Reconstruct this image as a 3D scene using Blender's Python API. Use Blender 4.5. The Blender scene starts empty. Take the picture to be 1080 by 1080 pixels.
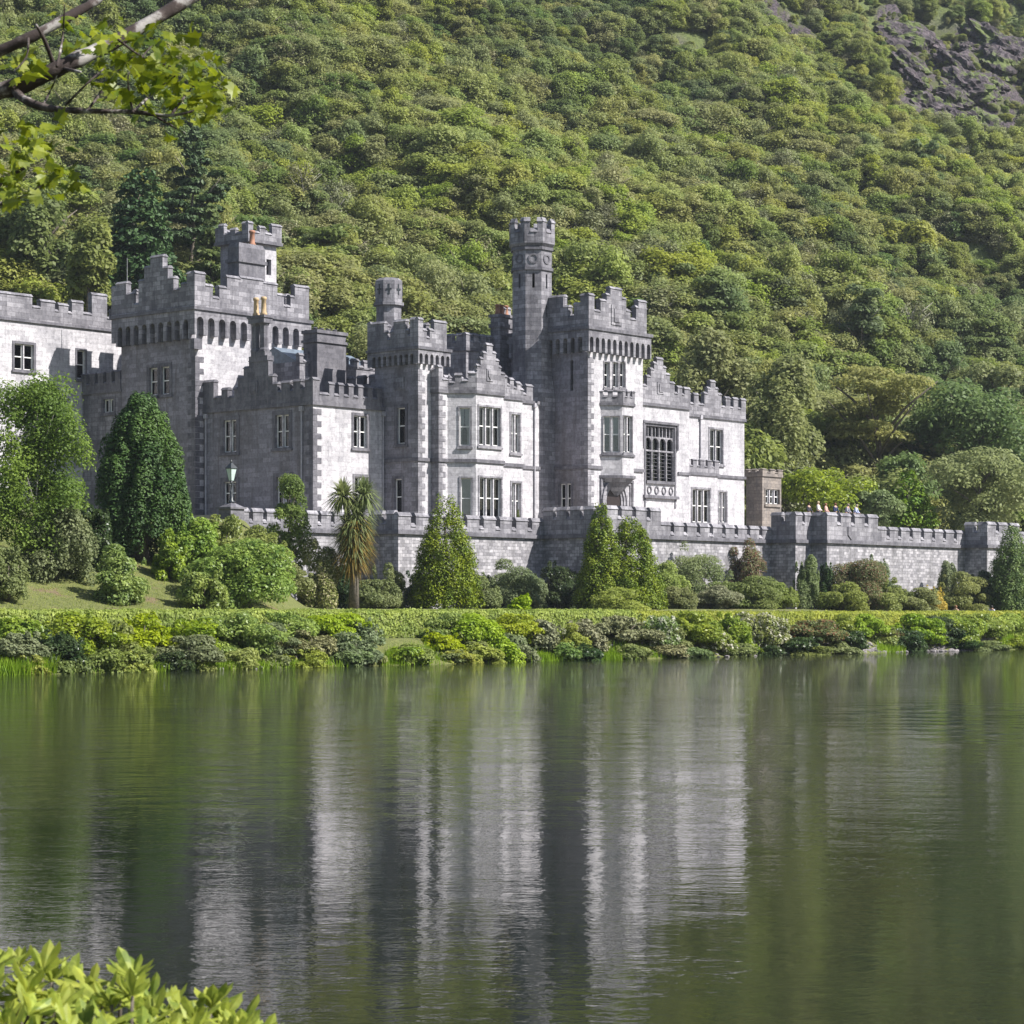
import bpy, bmesh, math, random
import numpy as np
from mathutils import Vector
R = math.radians
scn = bpy.context.scene
COL = scn.collection

# ------------------------------------------------------------------ camera, sky, sun, exposure
CX, YH, F, EYE = 540.0, 643.0, 2500.0, 2.7          # photo centre, horizon row, focal length in photo pixels, eye height
cam_d = bpy.data.cameras.new('camera'); cam = bpy.data.objects.new('camera', cam_d); COL.objects.link(cam)
cam.location = (0, 0, EYE); cam.rotation_euler = (R(90), 0, 0)
cam_d.sensor_width = 36; cam_d.lens = 36 * F / 1080; cam_d.shift_y = (YH - 540) / 1080
cam_d.clip_start = 0.3; cam_d.clip_end = 5000
cam_d.dof.use_dof = True; cam_d.dof.focus_distance = 170; cam_d.dof.aperture_fstop = 13.0
scn.camera = cam

SUN_EL, SUN_DIR = R(44), (0.96, -0.28)
w = bpy.data.worlds.new('World'); scn.world = w; w.use_nodes = True
nt = w.node_tree; sky = nt.nodes.new('ShaderNodeTexSky'); sky.sky_type = 'NISHITA'; sky.sun_disc = False
sky.sun_elevation = SUN_EL; sky.sun_rotation = math.atan2(SUN_DIR[0], SUN_DIR[1])
bg = nt.nodes['Background']; nt.links.new(sky.outputs[0], bg.inputs[0]); bg.inputs[1].default_value = 0.065
sun_d = bpy.data.lights.new('sun', 'SUN'); sun_d.energy = 5.0; sun_d.angle = R(0.53); sun_d.color = (1.0, 0.965, 0.91)
sun = bpy.data.objects.new('sun', sun_d); COL.objects.link(sun)
sd = Vector((SUN_DIR[0] * math.cos(SUN_EL), SUN_DIR[1] * math.cos(SUN_EL), math.sin(SUN_EL)))
sun.rotation_euler = sd.to_track_quat('Z', 'Y').to_euler(); sun.location = (150, 60, 160)
vs = scn.view_settings; vs.view_transform = 'Standard'; vs.look = 'None'; vs.exposure = 1.03; vs.gamma = 1
scn.cycles.max_bounces = 8; scn.cycles.transparent_max_bounces = 8

# ------------------------------------------------------------------ site frame: a runs along the lit fronts, b away from the lake
ANG = R(41); U = (math.sin(ANG), math.cos(ANG)); V = (-math.cos(ANG), math.sin(ANG)); O = (6.08, 190.0); ROT = R(49)
def W(a, b): return (O[0] + a * U[0] + b * V[0], O[1] + a * U[1] + b * V[1])
def AB(X, Y): return ((X - O[0]) * U[0] + (Y - O[1]) * U[1], (X - O[0]) * V[0] + (Y - O[1]) * V[1])
def proj(X, Y, Z): return CX + F * X / Y, YH - F * (Z - EYE) / Y
def a_on(x, b):
    k = (x - CX) / F
    return (k * (O[1] + b * V[1]) - O[0] - b * V[0]) / (U[0] - k * U[1])
def sstep(t): t = np.clip(t, 0, 1); return t * t * (3 - 2 * t)

# ------------------------------------------------------------------ terrain
SHORE = -40.0
def wob(X, Y, s, p=0.0): return (np.sin(X / s + p) * np.cos(Y / s * 1.3 - p) + 0.5 * np.sin((X + Y) / s * 2.1 + 2 * p) + 0.35 * np.cos((X - 1.4 * Y) / s * 3.7 + p))
def ground(X, Y):
    X = np.asarray(X, float); Y = np.asarray(Y, float)
    a, b = AB(X, Y)
    sh = SHORE + 0.45 * np.sin(a / 3.1) + 0.3 * np.sin(a / 1.3 + 1)
    z = np.where(b < sh, np.maximum(-4, (b - sh) * 0.45), 1.25 * sstep((b - sh) / 2.8))
    z = z + 1.0 * sstep((b + 33) / 7) + 0.5 * sstep((b + 24) / 10)
    left = sstep((-31.5 + 0.92 * np.minimum(b, 0) - a) / 6.0)
    z = z + left * (6.0 * sstep((b + 31) / 30) ** 1.15)
    g = -0.5 * X + 0.866 * Y - 184
    hill = 0.70 * (np.sqrt(np.maximum(g, 0) ** 2 + 49) - 7)
    amp = np.clip(g / 60, 0, 1)
    hill = hill + amp * (3.2 * wob(X, Y, 19, 0.7) + 1.1 * wob(X, Y, 6.3, 2.0))
    back = sstep((b + 4) / 5)
    z = z + back * np.maximum(8.6 - z, 0) * sstep((g + 16) / 14) + np.where(g > 0, hill, 0)
    return z
def gz(X, Y): return float(ground(X, Y))
def ray_hit(x, y, y0=80.0):
    """where the line of sight through photo point (x, y) meets the ground"""
    k = (x - CX) / F; m = (YH - y) / F
    Y = y0
    while Y < 900:
        if gz(k * Y, Y) >= EYE + m * Y: return (k * Y, Y, gz(k * Y, Y))
        Y += 0.5
    return None

# ------------------------------------------------------------------ materials
def node(nt, t, **kw):
    n = nt.nodes.new(t)
    for k, v in kw.items():
        if k in n.inputs: n.inputs[k].default_value = v
        else: setattr(n, k, v)
    return n
def new_mat(name):
    m = bpy.data.materials.new(name); m.use_nodes = True; t = m.node_tree
    return m, t, t.nodes['Principled BSDF']
def ramp(t, fac, stops):
    r = t.nodes.new('ShaderNodeValToRGB'); e = r.color_ramp.elements
    while len(e) < len(stops): e.new(0.5)
    for i, (p, c) in enumerate(stops):
        e[i].position = p; e[i].color = (c if hasattr(c, '__len__') else (c, c, c)) + (1,) if hasattr(c, '__len__') else (c, c, c, 1)
    t.links.new(fac, r.inputs[0]); return r.outputs[0]
def mix(t, a, b, f, mode='MIX'):
    n = t.nodes.new('ShaderNodeMix'); n.data_type = 'RGBA'; n.blend_type = mode
    for s, val in ((n.inputs[6], a), (n.inputs[7], b), (n.inputs[0], f)):
        if hasattr(val, 'is_linked') or isinstance(val, bpy.types.NodeSocket): t.links.new(val, s)
        else: s.default_value = val if not isinstance(val, tuple) else val + (1,)
    return n.outputs[2]
def stone(name, c1, c2, mortar, row=0.36, width=0.85, stain=0.5, stain_col=(0.10, 0.10, 0.11), bump=0.35, stain_scale=0.5):
    m, t, p = new_mat(name); L = t.links.new
    tc = node(t, 'ShaderNodeTexCoord'); sep = node(t, 'ShaderNodeSeparateXYZ'); L(tc.outputs['Object'], sep.inputs[0])
    su = node(t, 'ShaderNodeMath', operation='SUBTRACT'); L(sep.outputs[0], su.inputs[0]); L(sep.outputs[1], su.inputs[1])
    cb = node(t, 'ShaderNodeCombineXYZ'); L(su.outputs[0], cb.inputs[0]); L(sep.outputs[2], cb.inputs[1])
    br = node(t, 'ShaderNodeTexBrick', Scale=1.0); br.inputs['Color1'].default_value = c1 + (1,); br.inputs['Color2'].default_value = c2 + (1,)
    br.inputs['Mortar'].default_value = mortar + (1,); br.inputs['Mortar Size'].default_value = 0.018; br.inputs['Mortar Smooth'].default_value = 0.3
    br.inputs['Brick Width'].default_value = width; br.inputs['Row Height'].default_value = row; br.inputs['Bias'].default_value = 0.1
    L(cb.outputs[0], br.inputs['Vector'])
    mp = node(t, 'ShaderNodeMapping'); mp.inputs['Scale'].default_value = (stain_scale * 1.6, stain_scale * 1.6, stain_scale * 0.45); L(tc.outputs['Object'], mp.inputs[0])
    n1 = node(t, 'ShaderNodeTexNoise', Scale=1.0, Detail=7.0, Roughness=0.62); L(mp.outputs[0], n1.inputs['Vector'])
    f = ramp(t, n1.outputs[0], [(0.46, 0.0), (0.72, stain)])
    c = mix(t, br.outputs[0], stain_col, f)
    mp2 = node(t, 'ShaderNodeMapping'); mp2.inputs['Scale'].default_value = (2.6, 2.6, 0.16); L(tc.outputs['Object'], mp2.inputs[0]); n4 = node(t, 'ShaderNodeTexNoise', Scale=1.0, Detail=4.0, Roughness=0.6); L(mp2.outputs[0], n4.inputs['Vector'])
    c = mix(t, c, stain_col, ramp(t, n4.outputs[0], [(0.56, 0.0), (0.70, stain * 0.75)]))
    n2 = node(t, 'ShaderNodeTexNoise', Scale=4.5, Detail=5.0, Roughness=0.7); L(tc.outputs['Object'], n2.inputs['Vector'])
    f2 = ramp(t, n2.outputs[0], [(0.3, 0.62), (0.5, 1.0), (0.7, 1.18)])
    c = mix(t, c, f2, 1.0, 'MULTIPLY')
    L(c, p.inputs['Base Color']); p.inputs['Roughness'].default_value = 0.9
    b = node(t, 'ShaderNodeBump', Strength=bump, Distance=0.05); L(n2.outputs[0], b.inputs['Height']); L(b.outputs[0], p.inputs['Normal'])
    return m
M = {}
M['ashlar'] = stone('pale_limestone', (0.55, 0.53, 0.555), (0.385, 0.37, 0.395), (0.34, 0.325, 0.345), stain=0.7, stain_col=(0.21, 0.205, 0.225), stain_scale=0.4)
M['west'] = stone('shaded_lichened_limestone', (0.275, 0.263, 0.298), (0.17, 0.162, 0.186), (0.17, 0.163, 0.184), stain=0.85, stain_col=(0.10, 0.09, 0.092), stain_scale=0.4)  # darker copy of the ashlar: lichen weathering plus shade put into the colour
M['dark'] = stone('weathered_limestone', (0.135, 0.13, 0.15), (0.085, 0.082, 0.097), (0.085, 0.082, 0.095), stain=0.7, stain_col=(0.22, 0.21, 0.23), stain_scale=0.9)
M['mid'] = stone('grey_limestone', (0.33, 0.318, 0.345), (0.155, 0.149, 0.168), (0.125, 0.12, 0.135), stain=0.85, stain_col=(0.07, 0.067, 0.08), stain_scale=0.7)
M['rubble'] = stone('rubble_limestone', (0.47, 0.45, 0.475), (0.20, 0.192, 0.21), (0.16, 0.155, 0.165), row=0.25, width=0.46, stain=0.85, stain_col=(0.12, 0.116, 0.122), bump=0.6, stain_scale=0.8)
M['brown'] = stone('brown_sandstone', (0.27, 0.23, 0.20), (0.17, 0.145, 0.13), (0.13, 0.11, 0.10), row=0.3, width=0.6, stain=0.5)
def plain(name, c, rough=0.7, metal=0.0, var=0.25, scale=3.0):
    m, t, p = new_mat(name); tc = node(t, 'ShaderNodeTexCoord'); n = node(t, 'ShaderNodeTexNoise', Scale=scale, Detail=5.0)
    t.links.new(tc.outputs['Object'], n.inputs['Vector'])
    f = ramp(t, n.outputs[0], [(0.3, 1 - var), (0.7, 1 + var)])
    t.links.new(mix(t, c, f, 1.0, 'MULTIPLY'), p.inputs['Base Color']); p.inputs['Roughness'].default_value = rough; p.inputs['Metallic'].default_value = metal
    return m
M['white'] = plain('white_paint', (0.72, 0.71, 0.70), 0.5, var=0.08)
M['curtain'] = plain('curtain_cloth', (0.74, 0.73, 0.71), 0.9, var=0.1)
M['slate'] = plain('blue_slate', (0.13, 0.16, 0.20), 0.45, var=0.3)
M['lead'] = plain('lead_grey', (0.17, 0.17, 0.18), 0.6)
M['pipe'] = plain('painted_pipe', (0.33, 0.32, 0.35), 0.6)
M['terracotta'] = plain('terracotta', (0.33, 0.16, 0.10), 0.8)
M['buff'] = plain('buff_clay', (0.42, 0.30, 0.17), 0.8)
M['door'] = plain('shadowed_red_door_paint', (0.012, 0.004, 0.004), 0.6)  # red taken down to near-black, the colour carries the shade of a recess
M['iron'] = plain('black_iron', (0.02, 0.025, 0.03), 0.4)
M['bark'] = plain('bark', (0.12, 0.10, 0.08), 0.95, var=0.5, scale=8)
M['greybark'] = plain('grey_bark', (0.26, 0.24, 0.22), 0.95, var=0.4, scale=8)
M['skin'] = plain('skin', (0.45, 0.26, 0.19), 0.6, var=0.05)
def glass():
    m = bpy.data.materials.new('window_glass'); m.use_nodes = True; t = m.node_tree; t.nodes.clear(); L = t.links.new
    o = node(t, 'ShaderNodeOutputMaterial'); mx = node(t, 'ShaderNodeMixShader'); tr = node(t, 'ShaderNodeBsdfTransparent'); gl = node(t, 'ShaderNodeBsdfGlossy', Roughness=0.03)
    tr.inputs[0].default_value = (0.86, 0.87, 0.88, 1); fr = node(t, 'ShaderNodeFresnel', IOR=1.7)
    L(fr.outputs[0], mx.inputs[0]); L(tr.outputs[0], mx.inputs[1]); L(gl.outputs[0], mx.inputs[2]); L(mx.outputs[0], o.inputs[0]); return m
M['glass'] = glass()
def leafmat(name, dark, light, trans=0.45, third=None, rough=0.6, nscale=0.35, hue=0.02):
    m = bpy.data.materials.new(name); m.use_nodes = True; t = m.node_tree; t.nodes.clear(); L = t.links.new
    o = node(t, 'ShaderNodeOutputMaterial'); tc = node(t, 'ShaderNodeTexCoord'); oi = node(t, 'ShaderNodeObjectInfo')
    n = node(t, 'ShaderNodeTexNoise', Scale=nscale, Detail=4.0, Roughness=0.65); gm = node(t, 'ShaderNodeNewGeometry'); L(gm.outputs['Position'], n.inputs['Vector'])
    f = ramp(t, n.outputs[0], [(0.36, 0.0), (0.64, 1.0)]); c = mix(t, dark, light, f)
    if third:
        n3 = node(t, 'ShaderNodeTexNoise', Scale=nscale * 4, Detail=2.0); L(gm.outputs['Position'], n3.inputs['Vector'])
        c = mix(t, c, third, ramp(t, n3.outputs[0], [(0.52, 0.0), (0.62, 1.0)]))
    rv = node(t, 'ShaderNodeMath', operation='MULTIPLY_ADD'); L(gm.outputs['Random Per Island'], rv.inputs[0]); rv.inputs[1].default_value = 0.4; rv.inputs[2].default_value = 0.85
    hs = node(t, 'ShaderNodeHueSaturation'); L(c, hs.inputs['Color']); L(rv.outputs[0], hs.inputs['Value'])
    hm = node(t, 'ShaderNodeMapRange'); L(oi.outputs['Random'], hm.inputs[0]); hm.inputs[3].default_value = 0.5 - hue; hm.inputs[4].default_value = 0.5 + hue; L(hm.outputs[0], hs.inputs['Hue'])
    sm = node(t, 'ShaderNodeMapRange'); ml = node(t, 'ShaderNodeMath', operation='MULTIPLY'); ml.inputs[1].default_value = 7.31; fx = node(t, 'ShaderNodeMath', operation='FRACT')
    L(oi.outputs['Random'], ml.inputs[0]); L(ml.outputs[0], fx.inputs[0]); L(fx.outputs[0], sm.inputs[0]); sm.inputs[3].default_value = 0.85; sm.inputs[4].default_value = 1.12; L(sm.outputs[0], hs.inputs['Saturation'])
    p = node(t, 'ShaderNodeBsdfPrincipled', Roughness=rough); L(hs.outputs[0], p.inputs['Base Color']); p.inputs['Specular IOR Level'].default_value = 0.35
    tl = node(t, 'ShaderNodeBsdfTranslucent'); L(hs.outputs[0], tl.inputs[0]); mx = node(t, 'ShaderNodeMixShader'); mx.inputs[0].default_value = trans
    L(p.outputs[0], mx.inputs[1]); L(tl.outputs[0], mx.inputs[2]); L(mx.outputs[0], o.inputs[0]); return m
LM = dict(
    mid=leafmat('leaf_mid_green', (0.175, 0.218, 0.064), (0.245, 0.282, 0.082), trans=0.5),
    olive=leafmat('leaf_olive', (0.228, 0.252, 0.085), (0.30, 0.318, 0.108), trans=0.5),
    yellow=leafmat('leaf_yellow_green', (0.24, 0.285, 0.062), (0.335, 0.375, 0.085), trans=0.5),
    deep=leafmat('leaf_deep_green', (0.12, 0.17, 0.056), (0.18, 0.228, 0.072), trans=0.5),
    spring=leafmat('leaf_spring_green', (0.135, 0.195, 0.05), (0.215, 0.28, 0.065), trans=0.5),
    hedge=leafmat('leaf_hedge', (0.20, 0.27, 0.03), (0.36, 0.42, 0.05), nscale=0.8),
    conifer=leafmat('leaf_conifer', (0.03, 0.065, 0.022), (0.06, 0.105, 0.034), trans=0.15),
    yew=leafmat('leaf_yew', (0.035, 0.075, 0.018), (0.075, 0.13, 0.026), trans=0.2),
    cypress=leafmat('leaf_golden_cypress', (0.07, 0.125, 0.014), (0.17, 0.225, 0.022), trans=0.2, nscale=1.2),
    grey=leafmat('leaf_grey_green', (0.14, 0.185, 0.07), (0.22, 0.26, 0.11)),
    twig=leafmat('leaf_twiggy', (0.165, 0.175, 0.075), (0.22, 0.22, 0.11), trans=0.25),
    lime=leafmat('leaf_lime', (0.24, 0.31, 0.02), (0.36, 0.42, 0.035), nscale=1.5),
    rhodo=leafmat('leaf_rhododendron', (0.13, 0.20, 0.03), (0.31, 0.38, 0.055), rough=0.45, nscale=1.3),
    cream=leafmat('leaf_cream_flowered', (0.13, 0.18, 0.035), (0.24, 0.27, 0.08), third=(0.5, 0.47, 0.28), nscale=1.5),
    white=leafmat('leaf_white_flowered', (0.12, 0.18, 0.03), (0.23, 0.28, 0.05), third=(0.62, 0.60, 0.5), nscale=1.0),
    rust=leafmat('leaf_rusty', (0.12, 0.15, 0.045), (0.18, 0.19, 0.07), third=(0.24, 0.10, 0.06), nscale=1.3),
    gold=leafmat('leaf_golden', (0.40, 0.36, 0.03), (0.55, 0.47, 0.07), nscale=1.5),
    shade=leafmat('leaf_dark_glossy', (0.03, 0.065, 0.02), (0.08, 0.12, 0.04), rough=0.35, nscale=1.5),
    palm=leafmat('leaf_palm', (0.15, 0.19, 0.06), (0.25, 0.28, 0.11), nscale=2),
    dry=leafmat('leaf_palm_dry', (0.15, 0.14, 0.04), (0.26, 0.17, 0.05), nscale=3),
    reed=leafmat('leaf_reed', (0.15, 0.24, 0.02), (0.26, 0.36, 0.035), nscale=1),
    maple=leafmat('leaf_sycamore', (0.08, 0.12, 0.010), (0.25, 0.27, 0.014), trans=0.45, nscale=6, rough=.45),
    fresh=leafmat('leaf_fresh_rosette', (0.12, 0.20, 0.006), (0.34, 0.40, 0.012), trans=0.45, rough=0.5, nscale=9, third=(0.26, 0.35, 0.015)))

# ------------------------------------------------------------------ mesh helpers
class MB:
    def __init__(s): s.v = []; s.f = []; s.m = []
    def poly(s, pts, m=0):
        i = len(s.v); s.v += [tuple(p) for p in pts]; s.f.append(tuple(range(i, i + len(pts)))); s.m.append(m)
    def hexa(s, p, m=0):                               # p: bottom four, then top four
        i = len(s.v); s.v += [tuple(q) for q in p]
        for q in ((3, 2, 1, 0), (4, 5, 6, 7), (0, 1, 5, 4), (1, 2, 6, 5), (2, 3, 7, 6), (3, 0, 4, 7)):
            s.f.append(tuple(i + k for k in q)); s.m.append(m)
    def box(s, x0, x1, y0, y1, z0, z1, m=0):
        s.hexa([(x0, y0, z0), (x1, y0, z0), (x1, y1, z0), (x0, y1, z0), (x0, y0, z1), (x1, y0, z1), (x1, y1, z1), (x0, y1, z1)], m)
    def prism(s, bot, top, m=0):
        n = len(bot); i = len(s.v); s.v += [tuple(q) for q in bot] + [tuple(q) for q in top]
        s.f.append(tuple(range(i + n - 1, i - 1, -1))); s.f.append(tuple(range(i + n, i + 2 * n))); s.m += [m, m]
        for k in range(n):
            j = (k + 1) % n; s.f.append((i + k, i + j, i + n + j, i + n + k)); s.m.append(m)
    def lathe(s, c, prof, n=10, m=0):
        rings = []
        for r, z in prof:
            rings.append(len(s.v)); s.v += [(c[0] + r * math.cos(2 * math.pi * k / n), c[1] + r * math.sin(2 * math.pi * k / n), c[2] + z) for k in range(n)]
        for A, B in zip(rings, rings[1:]):
            for k in range(n): j = (k + 1) % n; s.f.append((A + k, A + j, B + j, B + k)); s.m.append(m)
        s.f.append(tuple(rings[0] + k for k in range(n))[::-1]); s.f.append(tuple(rings[-1] + k for k in range(n))); s.m += [m, m]
    def tube(s, pts, rad, n=7, m=0):
        rings = []; pts = [Vector(p) for p in pts]
        for i, p in enumerate(pts):
            d = (pts[min(i + 1, len(pts) - 1)] - pts[max(i - 1, 0)]).normalized()
            x = d.orthogonal().normalized() if abs(d.z) > 0.9 else d.cross(Vector((0, 0, 1))).normalized(); y = d.cross(x)
            rings.append(len(s.v)); s.v += [tuple(p + (x * math.cos(6.2832 * k / n) + y * math.sin(6.2832 * k / n)) * rad[i]) for k in range(n)]
        for A, B in zip(rings, rings[1:]):
            for k in range(n): j = (k + 1) % n; s.f.append((A + k, A + j, B + j, B + k)); s.m.append(m)
        s.f.append(tuple(rings[0] + k for k in range(n))[::-1]); s.f.append(tuple(rings[-1] + k for k in range(n))); s.m += [m, m]
    def build(s, name, mats, parent=None, recalc=True, smooth=False, off=None):
        me = bpy.data.meshes.new(name)
        v = s.v if off is None else [(p[0] - off[0], p[1] - off[1], p[2] - off[2]) for p in s.v]
        me.from_pydata(v, [], s.f)
        for mt in (mats if isinstance(mats, (list, tuple)) else [mats]): me.materials.append(mt)
        me.polygons.foreach_set('material_index', s.m)
        if recalc:
            bm = bmesh.new(); bm.from_mesh(me); bmesh.ops.recalc_face_normals(bm, faces=bm.faces); bm.to_mesh(me); bm.free()
        if smooth: me.polygons.foreach_set('use_smooth', [True] * len(me.polygons))
        me.update(); return link(name, me, parent)
def link(name, me, parent=None):
    o = bpy.data.objects.new(name, me); COL.objects.link(o)
    if parent: o.parent = parent
    return o
def tag(o, label=None, cat=None, group=None, kind=None):
    for k, v in (('label', label), ('category', cat), ('group', group), ('kind', kind)):
        if v: o[k] = v
    return o
def thing(name, loc, rz, label, cat, group=None):
    o = link(name, None); o.location = loc; o.rotation_euler = (0, 0, rz); o.empty_display_size = 0.5
    return tag(o, label, cat, group)
def quads(name, verts, mats, parent=None, extra=None, mat_idx=None):
    """verts (n,4,3) array of leaf cards; extra = MB joined in with material 1"""
    n = len(verts); me = bpy.data.meshes.new(name); v = verts.reshape(-1, 3); nf = n; loops = np.arange(n * 4); starts = np.arange(n) * 4; tot = np.full(n, 4)
    if extra and extra.f:
        ev = np.array(extra.v); lp = []; st = []; tt = []; c = n * 4
        for f in extra.f: st.append(c); tt.append(len(f)); lp += [i + n * 4 for i in f]; c += len(f)
        v = np.vstack([v, ev]); loops = np.concatenate([loops, lp]); starts = np.concatenate([starts, st]); tot = np.concatenate([tot, tt]); nf += len(extra.f)
    me.vertices.add(len(v)); me.vertices.foreach_set('co', v.astype(np.float32).ravel())
    me.loops.add(len(loops)); me.loops.foreach_set('vertex_index', loops.astype(np.int32))
    me.polygons.add(nf); me.polygons.foreach_set('loop_start', starts.astype(np.int32)); me.polygons.foreach_set('loop_total', tot.astype(np.int32))
    mi = np.zeros(nf, np.int32); mi[n:] = 1
    if mat_idx is not None: mi[:n] = mat_idx
    for mt in mats: me.materials.append(mt)
    me.polygons.foreach_set('material_index', mi); me.update(calc_edges=True); me.validate()
    return me if parent == 'mesh' else link(name, me, parent)
def cards(pos, nrm, size, rng, aspect=1.0, up=None):
    n = len(pos); nrm = nrm / (np.linalg.norm(nrm, axis=1, keepdims=True) + 1e-9)
    t = rng.normal(size=(n, 3)) if up is None else up + 0.25 * rng.normal(size=(n, 3))
    t -= (t * nrm).sum(1, keepdims=True) * nrm; t /= (np.linalg.norm(t, axis=1, keepdims=True) + 1e-9); bt = np.cross(nrm, t)
    s = size * rng.uniform(0.6, 1.35, (n, 1)); wd = s * 0.62 / aspect
    return np.stack([pos - t * s, pos + bt * wd - t * s * 0.1, pos + t * s, pos - bt * wd - t * s * 0.1], 1)
def lump_cloud(lumps, n, size, seed, jitter=0.95, lowcut=-0.35, shell=0.24, aspect=1.0, upb=0.55):
    rng = np.random.default_rng(seed); Lm = np.array(lumps, float)
    ar = (Lm[:, 3] * Lm[:, 4] + Lm[:, 3] * Lm[:, 5] + Lm[:, 4] * Lm[:, 5]); idx = rng.choice(len(Lm), n, p=ar / ar.sum())
    d = rng.normal(size=(n, 3)); d /= np.linalg.norm(d, axis=1, keepdims=True); low = d[:, 2] < lowcut; d[low, 2] *= -1
    rr = 1 - np.abs(rng.normal(size=(n, 1))) * shell; L = Lm[idx]
    pos = L[:, :3] + d * L[:, 3:] * rr; nr = d / L[:, 3:]; nr /= np.linalg.norm(nr, axis=1, keepdims=True)
    return cards(pos, nr + jitter * rng.normal(size=(n, 3)) * 0.6 + np.array([0, 0, upb]), size, rng, aspect)

# ------------------------------------------------------------------ faces of the buildings
class Face:
    """a wall face from p to q (site coordinates); outward normal to the right of p->q"""
    def __init__(s, p, q):
        s.p = p; s.q = q; s.L = math.hypot(q[0] - p[0], q[1] - p[1]); s.d = ((q[0] - p[0]) / s.L, (q[1] - p[1]) / s.L); s.n = (s.d[1], -s.d[0]); s.holes = []
    def pos(s, t, z, o=0.0): return (s.p[0] + s.d[0] * t + s.n[0] * o, s.p[1] + s.d[1] * t + s.n[1] * o, z)
    def s(self, x):
        k = (x - CX) / F; P = W(*self.p); D = (self.d[0] * U[0] + self.d[1] * V[0], self.d[0] * U[1] + self.d[1] * V[1])
        return (k * P[1] - P[0]) / (D[0] - k * D[1])
    def z(self, x, y): q = self.pos(self.s(x), 0); return EYE + (YH - y) * W(q[0], q[1])[1] / F
    def fbox(s, mb, t0, t1, z0, z1, o0, o1, m=0):
        mb.hexa([s.pos(t0, z0, o0), s.pos(t1, z0, o0), s.pos(t1, z0, o1), s.pos(t0, z0, o1), s.pos(t0, z1, o0), s.pos(t1, z1, o0), s.pos(t1, z1, o1), s.pos(t0, z1, o1)], m)
    def outline(s, mb, pts, o0, o1, m=0): mb.prism([s.pos(t, z, o0) for t, z in pts], [s.pos(t, z, o1) for t, z in pts], m)
    def wall(s, mb, z0, z1, rd=0.38, m=0, mr=0):
        H = s.holes; ss = sorted({0.0, s.L} | {h[0] for h in H} | {h[1] for h in H}); zs = sorted({z0, z1} | {h[2] for h in H} | {h[3] for h in H})
        for t0, t1 in zip(ss, ss[1:]):
            for y0, y1 in zip(zs, zs[1:]):
                cm, cz = (t0 + t1) / 2, (y0 + y1) / 2
                if any(h[0] < cm < h[1] and h[2] < cz < h[3] for h in H): continue
                mb.poly([s.pos(t0, y0), s.pos(t1, y0), s.pos(t1, y1), s.pos(t0, y1)], m)
        for h in H:
            c = [(h[0], h[2]), (h[1], h[2]), (h[1], h[3]), (h[0], h[3])]
            for k in range(4):
                A, B = c[k], c[(k + 1) % 4]; mb.poly([s.pos(*A), s.pos(*B), s.pos(B[0], B[1], -rd), s.pos(A[0], A[1], -rd)], mr)
def faces_of(poly): return [Face(poly[i], poly[(i + 1) % len(poly)]) for i in range(len(poly))]
def offset(poly, d):
    fs = faces_of(poly); out = []
    for i in range(len(poly)):
        f, g = fs[i - 1], fs[i]; bx, by = f.n[0] + g.n[0], f.n[1] + g.n[1]; k = 1 + f.n[0] * g.n[0] + f.n[1] * g.n[1]
        out.append((poly[i][0] + d * bx / k, poly[i][1] + d * by / k))
    return out
def ring(mb, poly, d0, d1, z0, z1, m=0, closed=True):
    A = offset(poly, d0); B = offset(poly, d1); n = len(poly)
    for i in range(n if closed else n - 1):
        j = (i + 1) % n
        mb.hexa([A[i] + (z0,), A[j] + (z0,), B[j] + (z0,), B[i] + (z0,), A[i] + (z1,), A[j] + (z1,), B[j] + (z1,), B[i] + (z1,)], m)

CASTLE_BASE = (0.0, 0.0, 9.4)
castle = thing('castle', W(0, 0) + (9.4,), ROT, 'large grey limestone castle with battlemented towers and stepped gables above the lake', 'castle')
def bc(mb, name, mats, parent=castle, smooth=False): return mb.build(name, mats, parent, smooth=smooth, off=CASTLE_BASE)

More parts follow.
